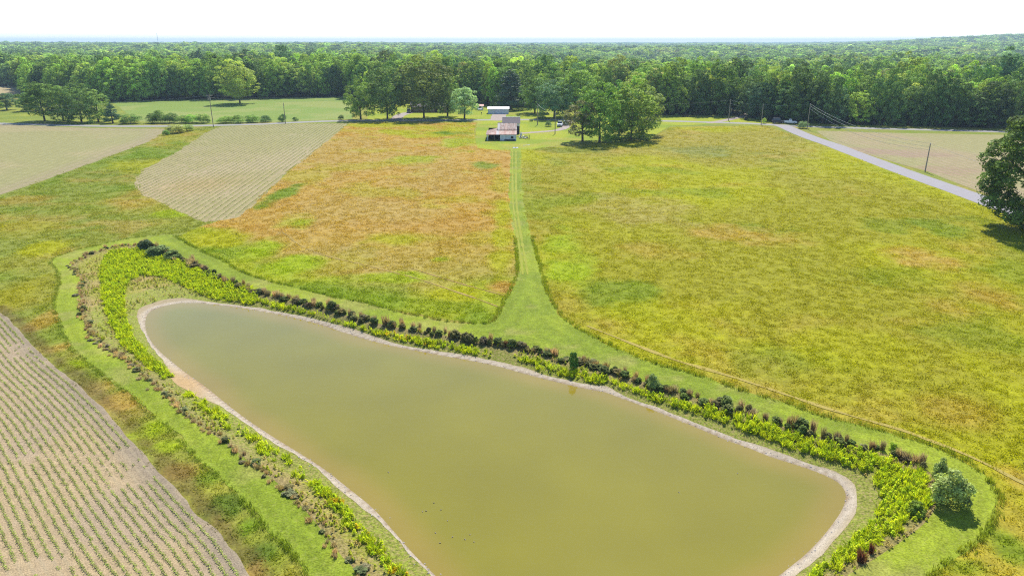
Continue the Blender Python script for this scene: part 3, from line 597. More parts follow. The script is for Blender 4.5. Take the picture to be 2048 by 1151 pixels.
# ---- trees one can point at
HT = [
 ("broadleaf_tree",480,207,124,44,'oak','light',"pale yellow green tree standing alone at the edge of the hay field"),
 ("broadleaf_tree",722,239,164,32,'maple',(.07,.11,.018),"leafy tree at the left end of the roadside row by the hay field"),
 ("broadleaf_tree",775,238,136,38,'maple',(.05,.08,.016),"tall narrow dark tree second from left in the roadside row"),
 ("broadleaf_tree",848,236,118,58,'oak',(.066,.104,.018),"tallest broad dark tree in front of the house"),
 ("broadleaf_tree",895,233,156,28,'maple','mid',"slim tree just right of the tallest tree by the house"),
 ("broadleaf_tree",929,238,174,33,'oak',(.075,.12,.05),"round greyish green tree left of the metal shed beside the road"),
 ("pine_tree",1022,219,135,40,'pine',(.026,.042,.020),"dark conical pine behind the metal shed"),
 ("broadleaf_tree",1070,226,148,32,'maple','mid',"tree right of the dark pine behind the sheds"),
 ("broadleaf_tree",1108,236,164,40,'maple','blue',"rounded dark tree across the road above the white truck"),
 ("broadleaf_tree",1150,232,138,40,'oak','mid',"tall tree behind the rounded tree above the white truck"),
 ("broadleaf_tree",1165,283,206,40,'open',(.070,.082,.034),"small olive brown tree left in the clump right of the barn"),
 ("broadleaf_tree",1199,284,168,46,'tulip',(.060,.105,.016),"tall dark green tree with clear trunk in the clump right of the barn"),
 ("broadleaf_tree",1262,279,166,54,'edge',(.092,.135,.020),"large yellow green tree leafy to the ground in the clump right of the barn"),
 ("broadleaf_tree",1285,268,176,40,'oak',(.10,.13,.03),"yellowish tree at the back right of the clump by the barn"),
 ("broadleaf_tree",1238,272,168,34,'maple',(.05,.10,.02),"green tree filling the middle of the clump by the barn"),
 ("broadleaf_tree",2050,458,226,92,'big',(.046,.074,.012),"big dark tree cut by the right edge beside the asphalt road"),
 ("broadleaf_tree",90,242,164,38,'oak','mid',"broad tree at the left end of the roadside thicket"),
 ("broadleaf_tree",128,243,176,34,'edge','mid',"light crowned tree second in the left roadside thicket"),
 ("broadleaf_tree",163,244,170,32,'maple','dark',"dark leafy tree in the middle of the left roadside thicket"),
 ("broadleaf_tree",197,244,184,27,'edge','mid',"tree at the right part of the left roadside thicket"),
 ("cedar_tree",226,246,202,17,'pine',(.024,.045,.02),"small dark cedar at the right end of the left thicket"),
 ("broadleaf_tree",14,220,186,22,'oak','blue',"small dark tree near the tan field at the far left edge"),
 ("broadleaf_tree",-4,222,200,14,'oak','light',"little yellow green tree at the far left edge"),
 ("broadleaf_tree",60,222,188,22,'edge','mid',"small tree behind the left end of the roadside thicket"),
]
for a in HT: tree_px(*a)
for (bx, by, ty, hw, tint, lab) in [
 (262,247,222,24,'mid',"low shrub at the foot of the dark cedar by the road"),(306,246,222,16,'dark',"dark upright shrub left in the hedgerow along the road"),(322,246,214,17,'mid',"tallest shrub in the hedgerow along the road"),
 (340,246,218,17,'dark',"dark shrub right of the tallest hedgerow shrub"),(364,246,224,16,'mid',"small leafy shrub in the middle of the hedgerow"),(386,246,222,18,'bright',"bright shrub left of the tall crossarm pole in the hedgerow"),
 (408,246,220,15,'mid',"shrub close behind the tall crossarm pole"),(452,246,227,18,'bright',"low bright shrub first right of the crossarm pole"),(478,246,226,17,'mid',"low shrub second right of the crossarm pole"),
 (506,245,224,16,'mid',"low shrub third right of the crossarm pole"),(531,244,228,14,'dark',"small shrub left of the short roadside pole"),(565,244,224,10,'dark',"dark shrub at the foot of the short roadside pole"),
 (591,242,232,7,'dark',"tiny bush right of the short roadside pole"),(682,239,226,7,'dark',"tiny dark bush in front of the hay field"),
 (352,266,242,20,(.11,.13,.03),"olive bush at the top corner of the left crop field"),(374,262,244,14,(.13,.16,.03),"yellow green bush beside the olive bush at the crop field corner"),(333,270,256,9,'mid',"small bush at the tip of the left crop field"),
 (1097,253,239,8,(.07,.10,.03),"round garden shrub on the lawn between two poles"),(1606,257,237,12,(.075,.11,.045),"round grey green bush beside the leaning pole at the junction"),
 (1527,247,233,6,'light',"small yellow bush at the foot of the junction pole"),(1085,239,229,11,'dark',"low dark shrub by the road above the lawn"),(1062,243,236,5,'mid',"small shrub at the roadside left of the lawn pole")]:
    tree_px("shrub", bx, by, ty, hw, 'shrub', tint, lab, None, cat="shrub")
# big silvery bush on the near bank
BANK_BUSH = crown('crown_bank_bush', rg, 'shrub', 2600, 1.0, M_LEAF)
GL = dict(shrub=[crown("crown_willow", rg, 'shrub', 5200, .75, M_GLOSSY)])
for (bx, by, ty, hw, tint, lab, nm) in [(1894,1010,922,41,(.19,.235,.06),"large silvery green bush at the right end of the pond bank","shrub"),(1880,966,910,18,(.18,.225,.058),"smaller top stem of silvery leaves behind the large bank bush","shrub"),
        (1147,732,694,11,(.05,.11,.018),"single dark sapling sticking up from the hedge on the far bank","sapling"),(1308,772,742,14,(.15,.20,.06),"pale leafy sapling in the far bank hedge right of the dark sapling","sapling"),
        (1786,903,881,10,(.20,.28,.02),"small bright yellow sapling on the mown path near the right end","sapling"),(292,500,474,16,(.055,.08,.035),"dark bluish shrub at the far left corner of the bank hedge","shrub"),
        (318,510,486,26,(.11,.15,.05),"pale grey green shrub beside the dark corner shrub of the hedge","shrub"),(345,518,498,18,(.10,.14,.04),"low grey green shrub third from the hedge corner","shrub"),(1832,1030,1000,18,(.11,.16,.02),"green weed bush left of the large silvery bush","shrub")]:
    p = at(bx, by); r = abs(at(bx + hw, by)[0] - p[0]); z = float(zlat(p[0], p[1])); h = height_at(bx, ty, p[1]) - z
    root = empty(nm, (p[0], p[1], z), rg.random() * 6); tag(root, lab, nm)
    c = link("foliage", GL['shrub'][0] if 'silvery' in lab and 'left of' not in lab else BANK_BUSH, None, root); c.scale = (r / 6, r / 6, h / 19); c["tint"] = [v * 1.9 for v in tint]
    t = link("stem", TRUNK['oak'], None, root); t.scale = (r / 20, r / 20, h / 24)

# ------------------------------------------------------------------ buildings
M_ZINC = plain("weathered_zinc", lin(214, 206, 204), .5, .1, .12, 1.5)
def rust_mat(name, a, b, lo, hi):
    m, nt, N, L = new_mat(name); out = N("ShaderNodeOutputMaterial"); bs = N("ShaderNodeBsdfPrincipled"); bs.inputs["Roughness"].default_value = .6
    tc = N("ShaderNodeTexCoord"); mp = N("ShaderNodeMapping"); mp.inputs["Scale"].default_value = (2.6, .45, .45); no = N("ShaderNodeTexNoise"); no.inputs["Scale"].default_value = 1.0; no.inputs["Detail"].default_value = 7; no.inputs["Roughness"].default_value = .7
    cr = N("ShaderNodeValToRGB"); cr.color_ramp.elements[0].position = lo; cr.color_ramp.elements[0].color = (*a, 1); cr.color_ramp.elements[1].position = hi; cr.color_ramp.elements[1].color = (*b, 1)
    L(tc.outputs["Object"], mp.inputs[0]); L(mp.outputs[0], no.inputs["Vector"]); L(no.outputs[0], cr.inputs[0]); L(cr.outputs[0], bs.inputs["Base Color"]); L(bs.outputs[0], out.inputs[0]); return m
M_RUST1 = rust_mat("rusted_roof", lin(148, 84, 56), lin(222, 204, 192), .44, .60)
M_RUST2 = rust_mat("faded_red_roof", lin(184, 108, 82), lin(216, 164, 144), .4, .66)
M_RUST3 = rust_mat("pale_rust_roof", lin(196, 134, 106), lin(226, 196, 180), .4, .62)
M_BOARD = plain("pale_barn_boards", lin(206, 214, 224, 1.15), .8, 0, .2, 1.2); M_DARK = plain("near_black_boards", (.025, .022, .02), .9, 0, .3, 2); M_WHITE = plain("white_paint", (.72, .72, .70), .5, 0, .06, 2)  # near-black also holds the shade of the barn's left side and the open doorway
M_SHING = plain("grey_shingles", lin(150, 138, 142), .9, 0, .16, 4); M_SIDING = plain("blue_white_metal_siding", lin(212, 222, 238, 1.15), .5, .1, .1, 1); M_RED = plain("red_metal_roof", lin(196, 84, 70), .5, .1, .12, 2)
M_BRICK = plain("tan_brick", lin(190, 160, 120), .9, 0, .2, 3); M_GLASS = plain("dark_window_glass", (.02, .025, .03), .1, 0, .1, 1, .6); M_WOODP = plain("weathered_pole_wood", lin(206, 190, 168), .9, 0, .25, 2); M_METAL = plain("grey_metal", (.30, .31, .32), .4, .6, .1, 2)
def sheet_part(parent, quad, mat, ribs=5, name="roof_sheet", amp=.035):
    """corrugated sheet: quad = lower-left, lower-right, upper-right, upper-left"""
    q = [Vector(p) for p in quad]; n = (q[1] - q[0]).cross(q[3] - q[0]).normalized(); V = []; k = ribs * 2 + 1
    for i in range(k):
        t = i / (k - 1); o = n * (amp if i % 2 else -amp * .3); V += [q[0].lerp(q[1], t) + o, q[3].lerp(q[2], t) + o]
    V += [v - n * .03 for v in V]; m = 2 * k; Fs = []
    for i in range(k - 1):
        a = 2 * i; Fs += [(a, a + 2, a + 3, a + 1), (m + a + 1, m + a + 3, m + a + 2, m + a)]
    Fs += [(0, 1, m + 1, m), (2 * k - 1, 2 * k - 2, m + 2 * k - 2, m + 2 * k - 1)]
    return MB().add(V, Fs).build(name, mat, parent)
barn = empty("barn", (-3.2, 243.6, 0)); tag(barn, "old barn with rusted metal roof, lean-to and open dark bay", "barn")
bo = Vector((-3.2, 243.6, 0)); O = lambda x, y, z: (x - bo.x, y - bo.y, z - bo.z)
def obox(b, x0, x1, y0, y1, z0, z1): return b.box(x0 - bo.x, x1 - bo.x, y0 - bo.y, y1 - bo.y, z0, z1)
for k in range(12):                       # front boards right of the bay
    a = -4.1 + k * 5.6 / 12; obox(MB(), a + .01, a + 5.6 / 12 - .01, 243.6, 243.68 + .02 * (k % 2), -.1, 1.98 - .02 * (k % 3)).build("wall_board", M_BOARD, barn)
w = obox(MB(), -.4, .45, 243.5, 243.58, .75, 1.5).build("window", M_DARK, barn); obox(MB(), -.5, .55, 243.46, 243.52, .66, .75).build("window_sill", M_WHITE, w)
obox(MB(), -2.6, 1.2, 243.53, 243.585, .0, .55).build("wall_stain", plain("dark_stained_plank", lin(110, 124, 142), .9), barn)  # darker stain low on the wall, added as a thin raised strip
obox(MB(), 1.42, 1.5, 243.7, 255.4, -.1, 2.0).build("side_wall", M_BOARD, barn)
obox(MB(), -8.4, 1.4, 255.3, 255.4, -.1, 3.0).build("back_wall", M_DARK, barn); obox(MB(), -4.8, 1.4, 247.7, 247.8, 2.1, 3.25).build("inner_wall", M_DARK, barn)
obox(MB(), -4.2, -4.1, 243.7, 255.3, -.1, 2.3).build("partition", M_DARK, barn); obox(MB(), -8.75, -8.68, 246.0, 255.2, -.1, 1.9).build("side_wall", M_DARK, barn)  # left outer wall is near-black: its shade is put into the colour
for x in (-8.65, -8.1, -6.2): obox(MB(), x, x + (.3 if x < -8.2 else .14), 243.62, 243.8, -.1, 2.02).build("post", M_BOARD if x < -8.2 else M_WOODP, barn)
obox(MB(), -8.8, 1.55, 243.56, 243.74, 1.98, 2.06).build("eave_beam", M_DARK, barn)
for k in range(12):                       # front lean-to roof
    x0 = -8.95 + k * 10.6 / 12; x1 = x0 + 10.6 / 12
    ty = lambda x: min(247.7, 243.3 + max(0, x + 8.95) * 4.4 / 4.05); tz = lambda x: 2.1 + (ty(x) - 243.3) / 4.4 * .98
    dz = .015 * (k % 2)
    sheet_part(barn, [O(x0, 243.3, 2.1 + dz), O(x1 + .03, 243.3, 2.1 + dz), O(x1 + .03, ty(x1), tz(x1) + dz), O(x0, ty(x0), tz(x0) + dz)], [M_RUST2, M_RUST2, M_RUST3, M_RUST2, M_ZINC, M_RUST3, M_RUST3, M_RUST2, M_RUST3, M_RUST3, M_RUST2, M_RUST3][k], 4)
for k in range(12):                       # left lean-to roof
    y0 = 243.3 + k * 12.3 / 12; y1 = y0 + 12.3 / 12; tx = lambda y: min(-4.9, -8.95 + max(0, y - 243.3) * 4.05 / 4.4); tz2 = lambda y: 2.1 + (tx(y) + 8.95) / 4.05 * .98
    sheet_part(barn, [O(-8.95, y1 + .03, 2.1), O(-8.95, y0, 2.1), O(tx(y0), y0, tz2(y0)), O(tx(y1), y1 + .03, tz2(y1))], [M_RUST2, M_RUST1, M_RUST3][k % 3], 4)
for k in range(8):
    x0 = -5.05 + k * 6.7 / 8; x1 = x0 + 6.7 / 8 + .03; dz = .02 * (k % 2)
    sheet_part(barn, [O(x0, 247.4, 3.2 + dz), O(x1, 247.4, 3.2 + dz), O(x1, 251.6, 5.15 + dz), O(x0, 251.6, 5.15 + dz)], [M_ZINC, M_RUST1, M_RUST1, M_RUST3, M_RUST1, M_RUST1, M_RUST1, M_RUST1][k], 4)
    sheet_part(barn, [O(x1, 255.8, 3.2 + dz), O(x0, 255.8, 3.2 + dz), O(x0, 251.6, 5.15 + dz), O(x1, 251.6, 5.15 + dz)], M_RUST1, 4)
obox(MB(), -5.06, 1.7, 251.5, 251.7, 5.17, 5.24).build("ridge_cap", M_ZINC, barn)
for x in (-4.88, 1.44):
    MB().prism([(247.8 - bo.y, 3.0), (255.4 - bo.y, 3.0), (255.4 - bo.y, 3.3), (251.6 - bo.y, 5.08), (247.8 - bo.y, 3.3)], 'x', x - bo.x - .05, x - bo.x + .05).build("gable", M_DARK if x < 0 else M_BOARD, barn)
# grey roofed outbuilding behind the barn
ob = empty("outbuilding", (-.3, 262.3, 0)); tag(ob, "grey shingle roofed outbuilding standing right behind the rusty barn", "outbuilding"); bo = Vector((-.3, 262.3, 0))
obox(MB(), -3.4, -3.28, 262.4, 269.8, -.1, 3.85).build("side_wall", M_WHITE, ob); obox(MB(), 2.68, 2.8, 262.4, 269.8, -.1, 3.85).build("side_wall", M_WHITE, ob); obox(MB(), -3.27, 2.67, 269.7, 269.8, -.1, 3.85).build("back_wall", M_WHITE, ob)
obox(MB(), -3.4, 2.8, 262.25, 262.38, 2.9, 3.9).build("fascia_wall", M_WHITE, ob); obox(MB(), -3.2, 2.2, 262.3, 262.36, -.1, 2.88).build("dark_opening", M_DARK, ob); obox(MB(), 2.2, 2.78, 262.29, 262.37, -.1, 2.89).build("corner_post", plain("dusky_wood", lin(96, 80, 96), .9), ob)  # near-black panel stands in for the dark of the open doorway
for k in range(10):
    t0, t1 = k / 10, (k + 1) / 10
    for (ya, yb) in ((262.0, 266.1), (270.2, 266.1)):
        ys, ye = ya + (yb - ya) * t0, ya + (yb - ya) * t1; zs, ze = 3.88 + 1.85 * t0, 3.88 + 1.85 * t1
        q = [O(-3.6, ys, zs + .03), O(3.05, ys, zs + .03), O(3.05, ye, ze), O(-3.6, ye, ze)]
        if ya > yb: q = [q[1], q[0], q[3], q[2]]
        MB().slab(q, .05).build("shingle_course", M_SHING, ob)
obox(MB(), -3.6, 3.05, 265.95, 266.25, 5.72, 5.8).build("ridge_cap", M_WHITE, ob)
for x in (-3.34, 2.74): MB().prism([(262.4 - bo.y, 3.86), (269.8 - bo.y, 3.86), (266.1 - bo.y, 5.6)], 'x', x - bo.x - .05, x - bo.x + .05).build("gable", M_WHITE, ob)
# long metal shed
sh = empty("metal_shed", (-6.4, 338.2, 0)); tag(sh, "long pale blue metal shed with white roof beyond the road", "shed"); bo = Vector((-6.4, 338.2, 0))
for k in range(12):
    a = -11.3 + k * 9.7 / 12; sheet_part(sh, [O(a, 338.2, -.1), O(a + 9.7 / 12, 338.2, -.1), O(a + 9.7 / 12, 338.2, 2.3), O(a, 338.2, 2.3)], M_SIDING, 3, "siding_sheet", .02)
for x in (-8.0, -5.2): obox(MB(), x, x + .07, 338.08, 338.14, 0, 2.25).build("door_seam", M_METAL, sh)
obox(MB(), -11.35, -11.28, 338.25, 345.2, -.1, 2.3).build("side_wall", M_SIDING, sh); obox(MB(), -1.63, -1.56, 338.25, 345.2, -.1, 2.3).build("side_wall", M_SIDING, sh); obox(MB(), -11.27, -1.64, 345.1, 345.2, -.1, 2.3).build("back_wall", M_SIDING, sh)
for k in range(10):
    x0 = -11.6 + k * 1.03; x1 = x0 + 1.05; sheet_part(sh, [O(x0, 337.8, 2.3), O(x1, 337.8, 2.3), O(x1, 341.7, 3.1), O(x0, 341.7, 3.1)], M_WHITE, 3)
    sheet_part(sh, [O(x1, 345.6, 2.3), O(x0, 345.6, 2.3), O(x0, 341.7, 3.1), O(x1, 341.7, 3.1)], M_WHITE, 3)
for x in (-11.3, -1.6): MB().prism([(338.3 - bo.y, 2.25), (345.1 - bo.y, 2.25), (341.7 - bo.y, 2.98)], 'x', x - bo.x - .04, x - bo.x + .04).build("gable", M_SIDING, sh)
# small shed with red roof
p = at(960, 220.3); ss = empty("garden_shed", (p[0], p[1], 0)); tag(ss, "small white shed with red roof left of the metal shed", "shed")
MB().box(-1.6, 1.6, 0, 2.6, -.1, 2.0).build("wall", M_WHITE, ss); MB().slab([(-1.9, -.3, 1.98), (1.9, -.3, 1.98), (1.9, 1.3, 2.7), (-1.9, 1.3, 2.7)], .08).build("roof", M_RED, ss); MB().slab([(1.9, 2.9, 1.98), (-1.9, 2.9, 1.98), (-1.9, 1.3, 2.7), (1.9, 1.3, 2.7)], .08).build("roof", M_RED, ss)
for x in (-1.55, 1.55): MB().prism([(0.05, 1.95), (2.55, 1.95), (1.3, 2.55)], 'x', x - .04, x + .04).build("gable", M_WHITE, ss)
d_ = MB().box(-.5, .4, -.06, -.01, 0, 1.8).build("door", M_DARK, ss); MB().box(.25, .3, -.1, -.065, .9, 1.0).build("handle", M_METAL, d_)
p = at(960, 222); tk = empty("propane_tank", (p[0], p[1], 0)); tag(tk, "white propane tank in front of the small red roofed shed", "tank")
MB().tube([(-.95, 0, .75), (-.85, 0, .75), (-.6, 0, .75), (.6, 0, .75), (.85, 0, .75), (.95, 0, .75)], [.1, .35, .48, .48, .35, .1], 12).build("tank_body", M_WHITE, tk)
for x in (-.6, .5): MB().box(x, x + .12, -.25, .25, 0, .4).build("leg", M_METAL, tk)
MB().tube([(0, 0, 1.2), (0, 0, 1.42)], .13, 10).build("valve_dome", M_WHITE, tk)
# ranch house behind the trees
p = at(822, 225); q = at(908, 225); hx0, hx1, hy = p[0], q[0], p[1]; hs = empty("ranch_house", ((hx0 + hx1) / 2, hy, 0)); tag(hs, "low tan brick ranch house half hidden behind the big roadside trees", "house"); W2 = (hx1 - hx0) / 2
MB().box(-W2, W2, 0, 8, -.1, 2.7).build("wall", M_BRICK, hs)
for s_ in (0, 1):
    ya, yb = ((-.6, 4) if s_ == 0 else (8.6, 4)); qd = [(-W2 - .6, ya, 2.66), (W2 + .6, ya, 2.66), (W2 + .6, yb, 4.3), (-W2 - .6, yb, 4.3)]; MB().slab(qd if s_ == 0 else [qd[1], qd[0], qd[3], qd[2]], .12).build("roof", M_SHING, hs)
for x in (-W2 + .03, W2 - .03): MB().prism([(.05, 2.68), (7.95, 2.68), (4, 4.1)], 'x', x - .05, x + .05).build("gable", M_WHITE, hs)
for x in (-W2 * .75, -W2 * .45, -.1, W2 * .35, W2 * .7):
    w = MB().box(x - .75, x + .75, -.05, -.003, .9, 2.1).build("window", M_WHITE, hs)
    for a in (-.34, .34): MB().box(x + a - .3, x + a + .3, -.075, -.052, .97, 2.03).build("pane", M_GLASS, w)
d_ = MB().box(W2 * .12, W2 * .12 + .95, -.06, -.004, .0, 2.05).build("door", M_DARK, hs); MB().box(W2 * .12 + .8, W2 * .12 + .86, -.1, -.062, .95, 1.05).build("handle", M_METAL, d_)
MB().box(W2 * .5, W2 * .5 + .8, 4.4, 5.2, 3.6, 5.1).build("chimney", M_BRICK, hs)

# ------------------------------------------------------------------ poles and wires
POLE = {}
def pole(key, bx, by, ty, label, arm=False, lamp=False, extra=0.0, rz=0.0):
    p = at(bx, by); h = height_at(bx, ty, p[1]); e = empty("utility_pole", (p[0], p[1], 0), rz); tag(e, label, "utility pole")
    MB().tube([(0, 0, -.3), (0, 0, h * .5), (0, 0, h)], [.17, .15, .12], 8).build("pole_shaft", M_WOODP, e)
    ins = []
    if arm:
        MB().box(-1.2, 1.2, -.06, .06, h - .7, h - .56).build("crossarm", M_WOODP, e); MB().tube([(-.7, .0, h - .7), (0, 0, h - 1.3), (.7, 0, h - .7)], .03, 5).build("brace", M_METAL, e)
        for x in (-1.1, -.45, .45, 1.1): MB().tube([(x, 0, h - .56), (x, 0, h - .36)], [.06, .04], 7).build("insulator", M_WHITE, e)
        for x in (-.42, .36): MB().tube([(x, -.22, h - 2.3), (x, -.22, h - 1.5)], .2, 9).build("transformer", M_METAL, e)
    else:
        MB().tube([(0, 0, h), (0, 0, h + .18)], [.06, .035], 7).build("insulator", M_WHITE, e)
        MB().tube([(.0, -.16, h - 1.5), (.0, -.16, h - 1.3)], .06, 7).build("insulator", M_WHITE, e)
    if lamp: MB().tube([(0, 0, h - 1.2), (.5, -.2, h - 1.0), (.9, -.3, h - 1.05)], [.04, .04, .12], 6).build("lamp_arm", M_METAL, e)
    POLE[key] = Vector((p[0], p[1], h)); return e
pole('A', 427, 254.5, 188, "tall pole with crossarm and transformers between the left crop fields", True)
pole('B', 571, 247.5, 206, "short plain pole by the road in front of the hay field")
pole('C', 1075, 250, 207, "pole with lamp on the lawn left of the round garden shrub", lamp=True)
pole('D', 1110, 268, 225, "pole on the lawn in front of the white truck")
pole('E', 1457, 241.5, 200, "brown pole beside the dirt drive into the trees")
pole('F', 1522, 249.5, 209, "pole at the junction beside the small yellow bush")
pole('G', 1614, 258, 208, "grey pole beside the round bush carrying wires downhill")
pole('H', 1850, 343.5, 287, "bare pole standing in the right hand crop field")
def wire(a, b, off=(0, 0, 0), sag=1.2, lab="thin wire between poles", r=.022):
    a = Vector(a) + Vector(off); b = Vector(b) + Vector(off); pts = []
    for i in range(17):
        t = i / 16; q = a.lerp(b, t); q.z -= sag * 4 * t * (1 - t); pts.append(q)
    tag(MB().tube(pts, r, 4).build("power_line", M_METAL), lab, "wire", "overhead wires")
A_ = POLE
for k, (o, s_) in enumerate((((0, 0, 0), 2.2), ((.3, .2, -.9), 2.4), ((-.2, 0, -1.6), 2.8))): wire(A_['G'], A_['H'], o, s_, ["top wire running from the bush pole to the field pole", "middle wire running from the bush pole to the field pole", "lowest wire running from the bush pole to the field pole"][k], .035)
NEXT = Vector((98, 85, 8.0))
wire(A_['H'], NEXT, (0, 0, 0), 1.5, "wire leaving the field pole towards the big right tree")
wire(A_['E'], A_['F'], (0, 0, 0), .6, "upper wire between the dirt drive pole and the junction pole"); wire(A_['E'], A_['F'], (0, 0, -1.4), .6, "lower wire between the dirt drive pole and the junction pole"); wire(A_['F'], A_['G'], (0, 0, 0), .6, "wire between the junction pole and the bush pole")
wire(A_['C'], A_['D'], (0, 0, -.3), .8, "service wire between the two lawn poles"); wire(A_['C'], A_['E'], (0, 0, -.1), 1.5, "long wire from the lawn lamp pole to the dirt drive pole")
LEFT = Vector((-235, 262, 9.5)); M_ = Vector((-60, 311, 11))
wire(A_['A'], LEFT, (0, 0, -.6), 1.6, "upper wire leaving the crossarm pole to the left"); wire(A_['A'], LEFT, (.6, .3, -1.6), 1.9, "lower wire leaving the crossarm pole to the left")
wire(A_['A'], M_, (0, 0, -.3), 1.4, "upper wire from the crossarm pole towards the house trees"); wire(A_['A'], M_, (.4, 0, -1.4), 1.6, "lower wire from the crossarm pole towards the house trees")
# radio mast far off
mx_, my_ = (356 - 1024) / 1400 * 2600 * 1.0, 2600.0; mz = float(zlat(mx_, my_)); mast = empty("radio_mast", (mx_, my_, mz)); tag(mast, "thin distant radio mast above the left forest horizon", "mast")
mh = height_at(356, 67, my_) - mz
for k in range(3):
    a = k * 2.094; MB().tube([(.9 * math.cos(a), .9 * math.sin(a), 0), (.5 * math.cos(a), .5 * math.sin(a), mh)], .16, 4).build("mast_leg", M_METAL, mast)
b = MB()
for k in range(int(mh / 3)):
    for j in range(3):
        a, c = j * 2.094, (j + 1) * 2.094; b.tube([(.8 * math.cos(a), .8 * math.sin(a), k * 3), (.7 * math.cos(c), .7 * math.sin(c), k * 3 + 3)], .07, 3)
b.build("lattice", M_METAL, mast); MB().tube([(0, 0, mh - .6), (0, 0, mh + .5)], 1.3, 8).build("antenna", M_WHITE, mast)

# ------------------------------------------------------------------ vehicles
M_TYRE = plain("tyre_rubber", (.02, .02, .02), .9); M_LAMP = plain("lamp_glass", (.8, .8, .78), .2); M_TAIL = plain("tail_lamp", (.35, .02, .02), .3)
def car_paint(name, c): return plain(name, c, .25, .0, .03, 1, .6)
def vehicle(name, px, py, rz, paint, label, kind='car', L=4.8, Wd=1.9, Hh=1.75):
    p = at(px, py); e = empty(name, (p[0], p[1], .035), rz); tag(e, label, "truck" if kind == 'pickup' else "car")
    w = Wd / 2; b0 = .38; belt = Hh * .56         # front is -Y
    body = [(-L / 2, b0 + .12), (-L / 2 + .05, belt - .16), (-L / 2 + .2, belt - .04), (-L * .20, belt), (L / 2 - .05, belt), (L / 2, belt - .2), (L / 2, b0), (-L / 2 + .1, b0)]
    MB().prism(body, 'x', -w, w).build("body", paint, e, .05)
    c0, c1 = (-L * .16, L * .12) if kind == 'pickup' else (-L * .2, L * .46)
    MB().hexa([(-w + .06, c0, belt), (w - .06, c0, belt), (w - .06, c1, belt), (-w + .06, c1, belt), (-w + .2, c0 + .55, Hh), (w - .2, c0 + .55, Hh), (w - .2, c1 - .25, Hh), (-w + .2, c1 - .25, Hh)]).build("cabin", paint, e, .04)
    f = lambda t: (c0 + .55 * t, belt + (Hh - belt) * t)
    (ya, za), (yb, zb) = f(.15), f(.88)
    MB().slab([(-w + .14, ya - .02, za), (w - .14, ya - .02, za), (w - .24, yb - .02, zb), (-w + .24, yb - .02, zb)], .02).build("windscreen", M_GLASS, e)
    for s_ in (-1, 1):
        n = 2 if kind != 'pickup' else 1; span = (c1 - .35 - (c0 + .6)) / n
        for k in range(n):
            y0 = c0 + .55 + k * span; y1 = y0 + span - .08; x0 = w - .08; x1 = w - .17
            q = [(s_ * x0, y0, belt + .07), (s_ * x0, y1, belt + .07), (s_ * x1, y1 - .03, Hh - .12), (s_ * x1, y0 + .12, Hh - .12)]
            MB().slab(q if s_ > 0 else [q[1], q[0], q[3], q[2]], .02).build("side_window", M_GLASS, e)
        for y in (-L * .32, L * .30):
            t = MB().tube([(s_ * (w - .2), y, .36), (s_ * (w + .02), y, .36)], .36, 14).build("wheel", M_TYRE, e); MB().tube([(s_ * (w + .0), y, .36), (s_ * (w + .04), y, .36)], .2, 10).build("rim", M_METAL, t)
        MB().box(s_ * w * .62 - .2, s_ * w * .62 + .2, -L / 2 - .02, -L / 2 + .06, belt - .34, belt - .18).build("headlight", M_LAMP, e); MB().box(s_ * w * .8 - .12, s_ * w * .8 + .12, L / 2 - .04, L / 2 + .02, belt - .4, belt - .1).build("tail_light", M_TAIL, e)
        MB().box(s_ * (w + .02), s_ * (w + .2), c0 + .35, c0 + .45, belt + .04, belt + .22).build("side_mirror", paint, e)
    MB().box(-w + .05, w - .05, -L / 2 - .07, -L / 2 + .05, b0 + .02, b0 + .2).build("bumper", M_METAL, e); MB().box(-w * .45, w * .45, -L / 2 - .03, -L / 2 + .06, belt - .36, belt - .16).build("grille", M_TYRE, e)
    if kind == 'pickup':
        for s_ in (-1, 1): MB().box(s_ * (w - .05) - .05, s_ * (w - .05) + .05, c1 + .05, L / 2 - .02, belt, belt + .18).build("bed_rail", paint, e)
        MB().box(-w + .1, w - .1, c1 + .1, L / 2 - .1, belt + .003, belt + .02).build("bed_floor", M_TYRE, e)
    return e
WHT = car_paint("white_car_paint", (.78, .78, .78)); BLK = car_paint("black_car_paint", (.012, .012, .014)); BLU = car_paint("pale_blue_car_paint", (.42, .52, .60)); NAVY = car_paint("navy_car_paint", (.015, .02, .04))
vehicle("pickup_truck", 1120, 252.5, R_(-8), WHT, "white pickup truck facing the camera on the drive behind the barn", 'pickup', 5.4, 2.0, 1.95)
vehicle("parked_car", 1131, 250.3, R_(-4), BLU, "pale car half hidden beside the white pickup truck", 'car', 4.6, 1.85, 1.6)
vehicle("parked_car", 818, 225.5, R_(10), BLK, "black car parked at the left end of the ranch house", 'car', 4.7, 1.9, 1.8)
vehicle("parked_van", 1556, 246.8, R_(82), NAVY, "dark blue vehicle parked in the tree shade at the junction", 'car', 5.2, 2.0, 2.2)
vehicle("pickup_truck", 1580, 247.4, R_(70), WHT, "white pickup parked in the tree shade beside the round bush", 'pickup', 5.2, 2.0, 1.9)

